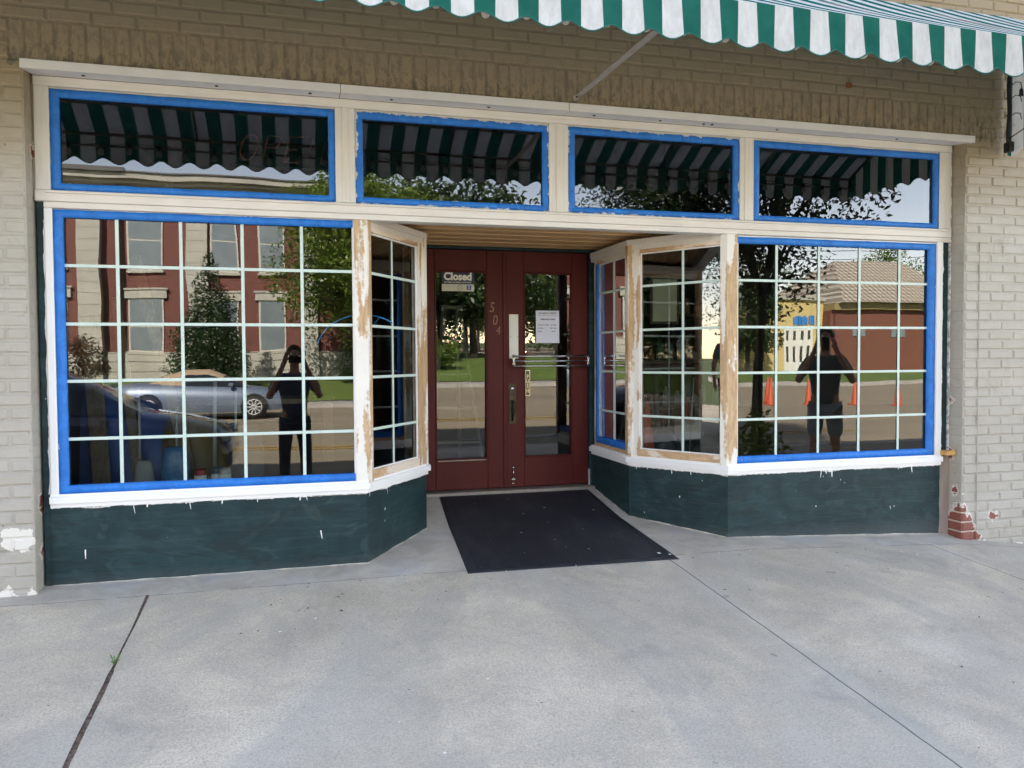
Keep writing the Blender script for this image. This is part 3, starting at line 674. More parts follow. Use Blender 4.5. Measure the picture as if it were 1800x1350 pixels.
# scraped paint scallops and drips along the underside of the sill
def drips(poly, seed, nm='paint_drip'):
    rnd = random.Random(seed); b = MB(); o = offs(poly, .0015); E_ = []
    for (x0, y0), (x1, y1) in zip(o, o[1:]):
        L = math.hypot(x1-x0, y1-y0); u = ((x1-x0)/L, (y1-y0)/L); s = .005
        # ragged lower edge of the white coat
        n = int(L/.012)
        for i in range(n):
            t0, t1 = i*L/n, (i+1)*L/n; h = lambda t: .428-.002-.011*max(0, noise.noise(Vector((t*7+seed, seed, 0)))+.35)-.007*max(0, noise.noise(Vector((t*45+seed, seed, 3))))
            b.quad(*[Vector((x0+u[0]*t, y0+u[1]*t, z)) for t, z in ((t0, h(t0)), (t1, h(t1)), (t1, .430), (t0, .430))], 1 if noise.noise(Vector((t0*3+seed, 7, 0))) > -.12 else 0)
        for _ in range(int(L*7)):
            t = rnd.uniform(.02, L-.02); wd = rnd.uniform(.0015, .005); ln = rnd.choice([.012, .02, .03, .05])*rnd.uniform(.6, 1.4); z = rnd.choice([.425, .425, .425, rnd.uniform(.15, .40)])
            pts = [(-wd, 0), (wd, 0), (wd*.8, -ln*.6), (wd*.5, -ln), (-wd*.3, -ln*1.02), (-wd*.9, -ln*.5)]
            d_ = MB(); base = 0; ox, oy = (0.0004*u[1], -.0004*u[0])
            d_.v += [Vector((x0+ox+u[0]*(t+p[0]+.15*p[1]*((_ % 3)-1)), y0+oy+u[1]*(t+p[0]), z+p[1])) for p in pts]
            d_.f.append(tuple(range(base, base+6))[::-1]); d_.m.append(0); d_.smooth.append(False); d_.build(nm, WHITE, shop)
    return b.build('ragged_paint_line', [WHITE, SCRAPE], shop)
drips(LP[:3], 4); drips(RP[1:], 11)
for P_ in (LP, RP):
    o_ = offs(P_, .004); b = MB(); pts = []
    for (x0, y0), (x1, y1) in zip(o_, o_[1:]):
        for k in range(40): f = k/40; x, y = x0+(x1-x0)*f, y0+(y1-y0)*f; pts.append((x, y, slabz(x, y)+.003+.003*noise.noise(Vector((x*9, y*9, 2)))))
    b.tube(pts, [max(.0012, .004+.005*noise.noise(Vector((p[0]*7, p[1]*7, 5)))) for p in pts], 5); b.build('caulk_line', simple('cream_caulk', (.55, .52, .45), .8, (.3, .29, .27), 14) if P_ is LP else bpy.data.materials['cream_caulk'], shop)
# entrance soffit of cedar slats, door frame
b = MB(); y = .20
yy = .20; k = 0
while yy < 1.56:
    wd = .062; b.box(.40, 2.76, yy, yy+wd-.006, 2.083+.002*(k % 3), 2.11, bev=.004); yy += wd; k += 1
b.build('entrance_soffit', CEDAR, shop)
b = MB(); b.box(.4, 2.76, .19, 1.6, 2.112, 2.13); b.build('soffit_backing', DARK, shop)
DY = 1.55
b = MB(); b.box(.83, 2.42, DY-.02, DY+.06, 2.058, 2.082, bev=.003); b.box(.85, .912, DY-.03, DY+.06, .12, 2.0575, bev=.003); b.box(2.306, 2.345, DY-.03, DY+.06, .12, 2.0575, bev=.003)
b.box(2.3455, 2.40, 1.47, DY+.05, .1, 2.0575, bev=.003); b.build('door_frame', GREEN, shop)
b = MB(); b.box(.85, 2.34, DY-.10, DY+.05, .14, .172, bev=.006); b.build('threshold', GALV, shop)
# panelled glass doors; the leaves hang a little off plumb
def door(x0, x1, gx0, gx1, flip):
    z0, z1, g0, g1 = .178, 2.0555, .41, 1.89; y0, y1 = DY-.0, DY+.045
    b = MB()
    b.box(x0, gx0, y0, y1, z0, z1, bev=.003); b.box(gx1, x1, y0, y1, z0, z1, bev=.003)
    b.box(gx0+.0003, gx1-.0003, y0+.0008, y1-.001, z0, g0, bev=.003); b.box(gx0+.0003, gx1-.0003, y0+.0008, y1-.001, g1, z1, bev=.003)
    d = b.build('door', DOORRED, shop)
    for e_ in (0,):
        bb = MB(); t = .012
        bb.box(gx0+.0005, gx0+t, y0-.004, y0+.03, g0+.0005, g1-.0005, bev=.004); bb.box(gx1-t, gx1-.0005, y0-.004, y0+.03, g0+.0005, g1-.0005, bev=.004)
        bb.box(gx0+t, gx1-t, y0-.003, y0+.03, g0+.0005, g0+t, bev=.004); bb.box(gx0+t, gx1-t, y0-.003, y0+.03, g1-t, g1-.0005, bev=.004); bb.build('door_moulding', DOORRED, d)
    b = MB(); tl = (g1-g0)/2*.0107; yc = y0+.022
    b.quad(Vector((gx0+.005, yc+tl, g0+.005)), Vector((gx1-.005, yc+tl, g0+.005)), Vector((gx1-.005, yc-tl, g1-.005)), Vector((gx0+.005, yc-tl, g1-.005))); b.build('glass_pane', GLASSD, d)
    return d
dl = door(.915, 1.598, 1.045, 1.462, 0); dr = door(1.616, 2.303, 1.762, 2.172, 1)
b = MB(); b.box(1.590, 1.6155, DY-.012, DY-.001, .18, 2.052, bev=.004); b.build('meeting_strip', DOORRED, dl)
b = MB(); b.box(1.047+.012, 1.46-.012, DY-.006, DY+.006, .402, .412, bev=.002); b.build('glass_stop', GALV, dl)
def text(s, size, mat, name, parent, M4, ext=.0006, align='CENTER', bold=0):
    cu = bpy.data.curves.new(name, 'FONT'); cu.body = s; cu.size = size; cu.align_x = align; cu.align_y = 'CENTER'; cu.extrude = ext; cu.offset = bold; cu.resolution_u = 3
    o = bpy.data.objects.new(name, cu); col.objects.link(o); bpy.context.view_layer.update()
    me = bpy.data.meshes.new_from_object(o.evaluated_get(bpy.context.evaluated_depsgraph_get())); bpy.data.objects.remove(o)
    me.transform(M4)
    if parent: me.transform(Matrix.Translation(-ORG[parent]))
    o = bpy.data.objects.new(name, me); me.materials.clear(); me.materials.append(mat); col.objects.link(o)
    if parent: o.parent = parent; ORG[o] = ORG[parent]
    return o
def face(x, y, z, rot=0, sx=1): return Matrix.Translation((x, y, z)) @ Matrix.Rotation(R(90), 4, 'X') @ Matrix.Rotation(rot, 4, 'Z') @ Matrix.Diagonal((sx, 1, 1, 1))
NUM = simple('copper_numerals', (.20, .11, .07), .45, metal=.5)
for s, x, z in (('5', 1.503, 1.605), ('0', 1.528, 1.505), ('4', 1.553, 1.425)): text(s, .115 if s != '4' else .095, NUM, 'house_number', dl, face(x, DY-.003, z, -.12, .75), .0012)
# hardware on the right-hand leaf
b = MB(); b.box(1.641, 1.716, DY-.004, DY-.0003, 1.205, 1.555, bev=.001)
pp = b.build('push_plate', IVORY, dr, label='cream push plate on the right-hand door above the bars')
for x, z in ((1.65, 1.545), (1.707, 1.545), (1.65, 1.38), (1.707, 1.38)): b = MB(); b.lathe((x, DY-.0045, z), [(0, -.001), (.0028, -.0006), (.003, .0005)], 8, 'y'); b.build('screw', BRONZE, pp)
b = MB()
for z in (1.222, 1.183, 1.144): b.tube([(1.652, DY-.055, z), (2.300, DY-.055, z)], .0075, 10)
for x in (1.662, 2.288):
    b.tube([(x, DY-.055, 1.235), (x, DY-.055, 1.13)], .0085, 10)
    for z in (1.203, 1.163): b.box(x-.012, x+.012, DY-.062, DY-.045, z-.008, z+.008, bev=.002)
    b.tube([(x, DY-.055, 1.183), (x, DY-.001, 1.183)], .009, 8)
b.build('push_bar', METAL, dr)
b = MB(); b.box(1.636, 1.694, DY-.006, DY-.0003, .685, 1.005, bev=.002); hp = b.build('handle_plate', BRONZE, dr)
b = MB(); b.lathe((1.665, DY-.006, .965), [(.0, -.008), (.013, -.008), (.0155, -.004), (.0165, 0)], 18, 'y'); lk = b.build('lock_cylinder', BRASS if False else METAL, hp)
b = MB(); b.lathe((1.665, DY-.0145, .962), [(.0, -.0005), (.0035, -.0005), (.0035, 0)], 10, 'y'); b.box(1.6642, 1.6662, DY-.0152, DY-.0142, .953, .962); b.build('handle_grip', BLACK, hp) if False else None
b2 = MB(); b2.tube([(1.665, DY-.006, .87), (1.665, DY-.028, .865), (1.668, DY-.04, .84), (1.668, DY-.038, .80), (1.665, DY-.032, .755), (1.663, DY-.014, .725), (1.663, DY-.006, .715)], [.006, .008, .011, .012, .009, .006, .009], 10); b2.box(1.652, 1.676, DY-.032, DY-.006, .868, .874, bev=.002); b2.build('handle_grip', BRONZE, hp)
b.build('keyhole', BLACK, hp)
b = MB(); b.lathe((1.668, DY-.004, .335), [(0, -.016), (.011, -.014), (.012, -.004), (.006, 0), (.008, .004)], 12, 'y'); b.tube([(1.668, DY-.012, .33), (1.666, DY-.012, .245)], .0045, 8); b.box(1.650, 1.682, DY-.018, DY-.001, .236, .252, bev=.003); b.box(1.655, 1.675, DY-.014, DY-.001, .205, .214, bev=.002); b.build('foot_bolt', METAL, dr)
b = MB(); b.box(1.769, 1.812, DY-.0035, DY+.001, .905, 1.112, bev=.0015); ps = b.build('push_sign', BRASS, dr)
b = MB(); b.box(1.775, 1.806, DY-.0045, DY-.0036, .912, 1.105); b.build('sign_field', simple('brown_black_enamel', (.06, .045, .03), .4), ps)
for s, z in (('P', 1.058), ('U', 1.02), ('S', .982), ('H', .944)): text(s, .042, BRASS, 'letter', ps, face(1.7905, DY-.0052, z, 0, .8), .0006, bold=.0009)
# top hinge plate and closer boxes read only dimly; door wedge strip of weatherboard
b = MB(); b.box(2.302, 2.309, DY-.035, DY-.003, .17, .30, bev=.002); b.build('weather_strip', simple('bare_metal_strip', (.45, .45, .44), .4), shop)

# ------------------------------------------------------------------ signs and papers
navy = simple('navy_card', (.012, .022, .07), .5); card = simple('cream_card', (.62, .62, .52), .5); white = simple('white_print', (.85, .85, .82), .5)
t = thing('closed_sign', (1.23, DY+.015, 1.74), 'navy and cream card reading Closed hung inside the left door glass', 'sign')
b = MB(); b.box(1.106, 1.361, DY+.010, DY+.012, 1.788, 1.896); b.build('sign_top', navy, t); b = MB(); b.box(1.106, 1.361, DY+.010, DY+.012, 1.733, 1.7875); b.build('sign_foot', card, t)
text('Closed', .082, white, 'sign_text', t, face(1.232, DY+.0092, 1.845, 0, .95), .0002, bold=.0035); text('for today, but please come back!', .0175, white, 'sign_text', t, face(1.232, DY+.0092, 1.803, 0, .92), .0002, bold=.0002)
b = MB(); b.lathe((1.247, DY+.0092, 1.760), [(0, -.0002), (.020, -.0002), (.021, .0008)], 20, 'y'); o = b.build('round_badge', simple('grey_badge', (.25, .27, .3)), t); b = MB(); b.lathe((1.247, DY+.0089, 1.760), [(0, -.0002), (.0165, -.0002)], 20, 'y'); b.build('badge_centre', card, o)
text('AE', .014, simple('grey_print', (.2, .22, .26)), 'badge_text', o, face(1.247, DY+.0086, 1.760), .0002)
b = MB(); b.box(1.302, 1.338, DY+.0085, DY+.0098, 1.745, 1.779); o = b.build('blue_square', simple('blue_square_print', (.04, .14, .42)), t); text('S', .03, white, 'square_letter', o, face(1.32, DY+.0083, 1.762), .0002, bold=.0004)
paper = simple('white_paper', (.72, .74, .84), .6, (.68, .70, .80), 5); ink = simple('black_ink', (.03, .03, .045), .7)
t = thing('hours_notice', (1.96, DY+.01, 1.33), 'white paper with printed operating hours taped to the right door glass', 'notice')
b = MB(); b.box(1.866, 2.062, DY+.0075, DY+.0085, 1.328, 1.588); b.build('paper', paper, t)
text('JAVAJOLT NEWS', .0215, ink, 'heading', t, face(1.964, DY+.007, 1.566, 0, .95), .0001, bold=.0002); b = MB(); b.box(1.876, 2.052, DY+.0066, DY+.0072, 1.5465, 1.548); b.build('rule', ink, t)
text('OPERATING HOURS', .0135, ink, 'heading', t, face(1.964, DY+.007, 1.518, 0, 1), .0001, bold=.0007)
for z, a_, c_ in ((1.474, 'Monday thru Friday', '7am - 6pm'), (1.448, 'Saturday', '8am - 2pm'), (1.422, 'Sunday', 'Closed')):
    text(a_, .0115, ink, 'hours_line', t, face(1.884, DY+.007, z), .0001, 'LEFT', .0003); text(c_, .0115, ink, 'hours_line', t, face(2.012, DY+.007, z), .0001, 'CENTER', .0003)
# unlit red OPEN tubes behind the first transom, blue neon arc behind the left display window
red = simple('unlit_red_tube', (.30, .07, .05), .4)
t = thing('open_sign', (-.08, .3, 2.35), 'unlit red neon lettering reading OPEN behind the first transom light', 'neon sign')
def letter(strokes, ox, sc=.075, slant=.25):
    b = MB()
    for st in strokes: b.tube([(ox+(p[0]+slant*p[1])*sc, .30, 2.36+p[1]*sc) for p in st], .0035, 6)
    b.build('neon_letter', red, t)
circ = [(.5+.45*math.cos(q*math.pi/8), .75+.75*math.sin(q*math.pi/8)) for q in range(17)]
letter([circ], -.31, .1); letter([[(0, 0), (0, 1.5), (.6, 1.45), (.8, 1.15), (.6, .8), (0, .75)]], -.17, .1); letter([[(.8, 0), (0, 0), (0, 1.5), (.8, 1.5)], [(0, .75), (.6, .75)]], -.05, .1); letter([[(0, 0), (0, 1.5), (.8, 0), (.8, 1.5)]], .08, .1)
b = MB(); b.box(-.34, .2, .31, .315, 2.33, 2.335); b.build('sign_rail', BLACK, t)
t = thing('neon_arc', (.35, .3, 1.3), 'lit blue dotted neon arc glowing inside the left window corner', 'neon sign')
blue = emis('lit_blue_tube', (.03, .35, 1), .22); b = MB()
for q in range(46):
    a_ = R(168-q*2.6); b.lathe((.40+.275*math.cos(a_), .30, 1.26+.215*math.sin(a_)), [(0, -.0022), (.0022, -.001), (.0022, .001), (0, .0022)], 6, 'y')
b.build('light_dots', blue, t); b = MB(); b.tube([(.40+.275*math.cos(R(168-q*2.6)), .308, 1.26+.215*math.sin(R(168-q*2.6))) for q in range(46)], .004, 6); b.build('tube_backing', BLACK, t)

# ------------------------------------------------------------------ door mat
t = thing('door_mat', (1.55, .6, .03), 'black ribbed rubber mat with flecks of white paint laid from the sidewalk to the doors', 'door mat')
mc = [(.925, -.19), (2.235, -.215), (2.265, 1.435), (1.045, 1.435)]      # front-left, front-right, back-right, back-left
def matpt(u, v, dz):
    x = (mc[0][0]*(1-u)+mc[1][0]*u)*(1-v)+(mc[3][0]*(1-u)+mc[2][0]*u)*v; y = (mc[0][1]*(1-u)+mc[1][1]*u)*(1-v)+(mc[3][1]*(1-u)+mc[2][1]*u)*v
    return Vector((x, y, slabz(x, y)+.003+dz))
def matgrid(us, vs, dz, nm, mt):
    b = MB(); b.v = [matpt(u, v, dz(u, v)) for v in vs for u in us]; nx = len(us)
    for j in range(len(vs)-1):
        for i in range(nx-1): k = j*nx+i; b.f.append((k, k+1, k+nx+1, k+nx)); b.m.append(0); b.smooth.append(True)
    o = b.build(nm, mt, t); return o
matgrid([.045]+fr(.1, .9, 8)+[.955], [.02]+fr(.06, .95, 24)+[.98], lambda u, v: .008, 'ribbed_field', RUBBER)
b = MB()
def rimseg(pa, pb, pc, pd):
    n = 24
    for i in range(n):
        f = lambda p, q, s: (p[0]+(q[0]-p[0])*s, p[1]+(q[1]-p[1])*s)
        o0, o1 = f(pa, pb, i/n), f(pa, pb, (i+1)/n); i0, i1 = f(pc, pd, i/n), f(pc, pd, (i+1)/n); m0, m1 = f(o0, i0, .25), f(o1, i1, .25)
        b.quad(matpt(*o0, -.004), matpt(*o1, -.004), matpt(*m1, .0035), matpt(*m0, .0035)); b.quad(matpt(*m0, .0035), matpt(*m1, .0035), matpt(*i1, .0088), matpt(*i0, .0088))
rimseg((0, 0), (1, 0), (.045, .02), (.955, .02)); rimseg((1, 0), (1, 1), (.955, .02), (.955, .98)); rimseg((1, 1), (0, 1), (.955, .98), (.045, .98)); rimseg((0, 1), (0, 0), (.045, .98), (.045, .02))
b.build('rubber_border', RUBBER2, t)
fl = MB(); rnd = random.Random(5)
for (u, v, s) in ((.36, .42, .009), (.5, .30, .006), (.62, .16, .007), (.3, .16, .005), (.7, .42, .006), (.55, .55, .005), (.88, .68, .009), (.45, .68, .007), (.60, .75, .009), (.2, .85, .006), (.93, .06, .014), (.97, .04, .01), (.42, .90, .006), (.52, .2, .004), (.8, .3, .005)):
    fl = MB(); c = matpt(u, v, .0095); n = 7; base = 0
    fl.v += [c+Vector((math.cos(k*6.283/n)*s*rnd.uniform(.6, 1.2), math.sin(k*6.283/n)*s*rnd.uniform(.6, 1.6), 0)) for k in range(n)]; fl.f.append(tuple(range(base, base+n))); fl.m.append(0); fl.smooth.append(False); fl.build('paint_fleck', white, t)

# ------------------------------------------------------------------ awning
AY, AZB, AZT, AZW = -1.35, 2.605, 2.805, 3.575; AX0, AX1 = -3.43, 4.86; PER = .187
aw = thing('awning', (.748, 0, 3.2), 'green and white striped canvas awning with scalloped valance above the shopfront', 'awning')
def scal(q): return .020*math.cos(2*math.pi*q)   # q = 0 at centre of a white stripe
def sheet(fn, us, vs, nm, mt):
    b = MB(); b.v = [Vector(fn(u, v)) for v in vs for u in us]; nx = len(us)
    for j in range(len(vs)-1):
        for i in range(nx-1): k = j*nx+i; b.f.append((k, k+1, k+nx+1, k+nx)); b.m.append(0); b.smooth.append(True)
    return b.build(nm, mt, aw)
us = fr(AX0, AX1, 44*10)
def flut(x, v): return .013*math.sin(2*math.pi*(x-1.80)/PER+.6)*(v**1.2)+.006*math.sin(x*5.1)*v
def val(x, v):
    q = (x-1.80)/PER; zb = AZB+.010-scal(q); zt = AZT
    return (x+.004*math.sin(x*13+v*3)*v, AY-.01*v-flut(x, v), zt+(zb-zt)*v)
sheet(val, us, fr(0, 1, 8), 'valance', AWN)
b = MB(); b.tube([val(x, 1.0) for x in us], .0032, 6); b.build('valance_binding', simple('green_binding', (.010, .12, .10), .7), aw)
sheet(lambda x, v: (x, AY+(-.02-AY)*v, AZT+(AZW-AZT)*v-.022*math.sin(math.pi*v)+.003*math.sin(x*9)*math.sin(math.pi*v)), fr(AX0, AX1, 90), fr(0, 1, 10), 'canopy', AWN)
for xx in (AX0, AX1):
    sheet(lambda y, v, xx=xx: (xx-.006*math.sin(2*math.pi*(y-1.8)/PER)*v, y, (AZT+.002)+(AZB+.01-scal((y-1.80)/PER)-AZT)*v), fr(AY, -.03, 66), fr(0, 1, 5), 'side_valance', AWN_S)
    b = MB(); b.v = [Vector((xx, AY, AZT)), Vector((xx, -.02, AZT)), Vector((xx, -.02, AZW))]; b.f = [(0, 1, 2)]; b.m = [0]; b.smooth = [False]; b.build('side_panel', AWN_S, aw)
fb = MB(); fb.tube([(AX0+.01, AY+.02, AZT-.012), (AX1-.01, AY+.02, AZT-.012)], .012, 8); fb.tube([(AX0+.01, AY+.03, AZT-.095), (AX1-.01, AY+.03, AZT-.095)], .008, 8)
fb.tube([(AX0+.01, -.04, AZW-.03), (AX1-.01, -.04, AZW-.03)], .012, 8); fb.tube([(AX0+.01, AY+.3, AZT+.12), (AX1-.01, AY+.3, AZT+.12)], .010, 8)
for x in fr(AX0+.02, AX1-.02, 9): fb.tube([(x, AY+.02, AZT-.014), (x, -.04, AZW-.04)], .011, 8)
fb.build('awning_frame', GALV, aw)
for x in (1.655, -3.0):
    b = MB(); a0, a1 = Vector((x, -.012, 2.772)), Vector((x-.03, AY+.02, AZT-.10)); d = (a1-a0).normalized(); sd_ = Vector((1, 0, 0)); sd_ = (sd_-d*sd_.dot(d)).normalized(); u_ = d.cross(sd_)
    b.obox((a0+a1)/2+d*.02, d, sd_, u_, (a1-a0).length/2-.02, .017, .004, 0, .001); b.obox((a0+a1)/2+d*.02+sd_*.0145+u_*.011, d, sd_, u_, (a1-a0).length/2-.02, .0025, .010, 0, .001)
    b.lathe((x-.004, -.006, 2.772), [(0, -.012), (.016, -.010), (.019, -.002), (.019, .004)], 14, 'y'); br = b.build('brace', simple('grey_brace', (.40, .36, .32), .5, (.34, .3, .26), 20) if x == 1.655 else bpy.data.materials['grey_brace'], aw)
    b = MB(); b.lathe((x-.004, -.02, 2.772), [(0, -.006), (.006, -.006), (.007, 0)], 6, 'y'); b.build('bolt', BRONZE, br)
# string lights hung behind the valance
t = thing('string_lights', (.7, AY+.07, 2.66), 'string of clear globe bulbs hung just behind the awning valance', 'string lights')
bulbg = mat_glass('bulb_glass', 1.5, 2.5, (.9, .9, .85)); rnd = random.Random(2); b = MB(); cw = MB(); k = 0
x = 1.80-PER*27.5
nb = []
while x < AX1:
    xx = x+rnd.uniform(-.02, .02); zz = 2.668+rnd.uniform(-.012, .010); nb.append((xx, zz)); x += PER*(1 if k % 5 else 1.0); k += 1
cw.tube([(p[0]+dx, AY+.06, p[1]+.055+dz) for p in nb for dx, dz in ((0, 0), (PER/2, -.006))], .0028, 5); cw.build('cable', BLACK, t)
for xx, zz in nb:
    b = MB(); b.lathe((xx, AY+.06, zz), [(0, -.026), (.010, -.024), (.018, -.016), (.0205, -.005), (.018, .007), (.011, .018), (.009, .024)], 12); bo = b.build('bulb', simple('frosted_bulb', (.55, .5, .44), .3) if xx == nb[0][0] else bpy.data.materials['frosted_bulb'], t)
    b = MB(); b.lathe((xx, AY+.06, zz), [(.011, .022), (.0115, .05), (.004, .056)], 8); b.build('socket', BLACK, bo)

# ------------------------------------------------------------------ small fittings on the right pier
t = thing('cable_run', (4.83, -.10, 2.65), 'black cable bundle with small bulbs tied up inside the right end of the awning', 'cable')
b = MB(); b.tube([(4.815+.004*math.sin(z*20), -.075, z) for z in fr(2.66, 3.30, 14)], .014, 8); b.box(4.795, 4.835, -.11, -.045, 2.62, 2.69, bev=.008); b.build('cable_bundle', BLACK, t)
b = MB()
for z in (2.86, 2.98, 3.07, 3.16):
    b.tube([(4.81, -.09, z), (4.82, -.12, z+.02), (4.82, -.16, z+.005), (4.82, -.17, z-.04)], .003, 5); b.lathe((4.79, -.08, z+.01), [(0, -.008), (.008, 0), (0, .008)], 8)
b.tube([(4.81, -.08, 2.71), (4.81, -.2, 2.75), (4.81, -.3, 2.70)], .004, 5); b.build('loose_wires', BLACK, t)
b = MB(); b.lathe((4.815, -.17, 3.0), [(.006, .03), (.012, .02), (.013, -.005), (.016, -.02), (0, -.022)], 10); b.build('hanging_bulb', BLACK, t)
b = MB(); b.box(4.44, 4.52, .045, .117, .500, .532, bev=.003); o = b.build('wood_shim', simple('orange_wood', (.58, .33, .10), .6, (.48, .26, .08), 30)); ORG[o] = Vector(); tag(o, 'small orange wood wedge sticking out beside the right window sill', 'wood wedge')
b = MB(); b.box(3.55, 3.59, -.007, -.001, 2.985, 3.02); tag(b.build('rust_patch', simple('rust', (.25, .07, .02), .8)), 'small square rusty plate on the brick above the fourth transom', 'plate')

# ------------------------------------------------------------------ vegetation
def mat_leaf(name, c1, c2, c3, tr=.35):
    m, t, b = newmat(name); n = N(t); t.nodes.remove(b); out = t.nodes['Material Output']
    g = n.n('ShaderNodeNewGeometry'); c = n.mix(g.outputs['Random Per Island'], c1, c2)
    c = n.mix(n.ramp(n.noise(n.coord(), .9, 2), .4, .65), c, c3)
    df = n.n('ShaderNodeBsdfDiffuse'); tl = n.n('ShaderNodeBsdfTranslucent'); gl = n.n('ShaderNodeBsdfGlossy'); gl.inputs['Roughness'].default_value = .4; gl.inputs[0].default_value = (.5, .5, .5, 1)
    n.l(c, df.inputs[0]); n.l(c, tl.inputs[0]); m1 = n.n('ShaderNodeMixShader'); m1.inputs[0].default_value = tr; n.l(df.outputs[0], m1.inputs[1]); n.l(tl.outputs[0], m1.inputs[2])
    m2 = n.n('ShaderNodeMixShader'); m2.inputs[0].default_value = .06; n.l(m1.outputs[0], m2.inputs[1]); n.l(gl.outputs[0], m2.inputs[2]); n.l(m2.outputs[0], out.inputs[0]); return m
LEAF_A = mat_leaf('bright_leaves', (.12, .19, .02), (.20, .27, .04), (.06, .11, .015))
LEAF_D = mat_leaf('dark_leaves', (.022, .045, .014), (.05, .085, .022), (.015, .03, .01), .15)
LEAF_H = mat_leaf('holly_leaves', (.022, .048, .016), (.055, .09, .03), (.012, .028, .01), .1)
LEAF_R = mat_leaf('reddish_leaves', (.09, .035, .025), (.12, .08, .03), (.05, .03, .02))
BARK = simple('bark', (.07, .055, .042), .95, (.04, .033, .028), 8, bump=.6, bscale=25, stretch=(1, 1, .25))
def leaves(cl, n, size, rnd, droop=0, flat=1.0):
    """cl: list of (centre, radius); leaf quads scattered through each clump"""
    b = MB(); tot = sum(r**2 for _, r in cl)
    for c, r in cl:
        k = int(n*r*r/tot)
        for _ in range(k):
            d = Vector((rnd.gauss(0, 1), rnd.gauss(0, 1), rnd.gauss(0, flat)));
            if d.length < 1e-3: continue
            p = c+d.normalized()*r*(rnd.random()**.45)
            s = size*rnd.uniform(.6, 1.4); a_ = Vector((rnd.gauss(0, 1), rnd.gauss(0, 1), rnd.gauss(0, .6)-droop)).normalized(); q = a_.cross(Vector((rnd.gauss(0, 1), rnd.gauss(0, 1), rnd.gauss(0, 1)))).normalized()
            m_ = len(b.v); b.v += [p-a_*s, p+q*s*.42, p+a_*s, p-q*s*.42]; b.f.append((m_, m_+1, m_+2, m_+3)); b.m.append(0); b.smooth.append(False)
    return b
def tree(name, x, y, z, h, cr, ch, trunk_h, trunk_r, n, size, leafmat, label, group=None, seed=1, shape='round', cat='tree', nclump=26, clr=.32, lean=0, keep=None):
    rnd = random.Random(seed); t = thing(name, (x, y, z), label, cat, group)
    top = z+h; cz = top-ch/2; b = MB(); tp = []
    for i in range(7): f = i/6; tp.append(Vector((x+lean*f+.12*cr*.2*math.sin(f*5+seed), y+.1*math.cos(f*4+seed), z-.15+(trunk_h+ch*.55)*f)))
    b.tube(tp, [trunk_r*(1.25-.95*i/6) for i in range(7)], 9)
    cl = []
    for i in range(nclump):
        if shape == 'cone':
            f = (i+.5)/nclump; rr = cr*(1-f)**.75; a_ = i*2.4; rad = rr*rnd.uniform(.35, .72)+.05; c = Vector((x+math.cos(a_)*rad, y+math.sin(a_)*rad, z+trunk_h+ch*.98*f)); cl.append((c, max(.20, rr*.55)))
        else:
            while True:
                d = Vector((rnd.uniform(-1, 1), rnd.uniform(-1, 1), rnd.uniform(-1, 1)))
                if .25 < d.length < 1: break
            d = d.normalized()*(d.length**.4)
            c = Vector((x+lean+d.x*cr*.78, y+d.y*cr*.78, cz+d.z*ch*.42)); r_ = cr*clr*rnd.uniform(.6, 1.25)
            if keep is None or keep(c, r_): cl.append((c, r_))
    if shape != 'cone':
        for c, r in cl[::2]:
            s0 = tp[rnd.choice((3, 4, 5))]; md = (s0+c)/2+Vector((0, 0, -.12*cr)); b.tube([s0, md, c], [trunk_r*.42, trunk_r*.26, trunk_r*.08], 6)
    b.build('trunk', BARK, t); leaves(cl, n, size, rnd, .3).build('crown', leafmat, t); return t
# in front of and around the brick building across the road
tree('holly_tree', -3.05, -27.2, -.05, 5.3, 1.75, 5.0, .25, .1, 16000, .065, LEAF_H, 'dense dark pyramid holly in front of the brick building', seed=3, shape='cone', nclump=46)
tree('leafy_tree', 2.75, -27.5, 0, 8.9, 3.7, 6.9, 2.2, .17, 36000, .085, LEAF_A, 'bright green spreading tree beside the right end of the brick building', seed=8, nclump=34, clr=.36)
tree('shrub', -7.45, -27.5, 0, 2.15, .75, 1.95, .15, .04, 2200, .06, LEAF_R, 'reddish purple shrub near the left corner of the brick building', cat='shrub', seed=5, nclump=12, clr=.5)
tree('shrub', 2.35, -29, .1, 2.1, .75, 1.9, .15, .04, 1800, .07, LEAF_H, 'dark green shrub under the bright green tree', cat='shrub', seed=6, nclump=12, clr=.5)
tree('hedge_bush', 6.0, -27.5, .02, 1.5, 1.1, 1.4, .1, .05, 2600, .07, LEAF_A, 'clipped rounded bush on the lawn by the cross street', cat='shrub', seed=12, nclump=14, clr=.45)
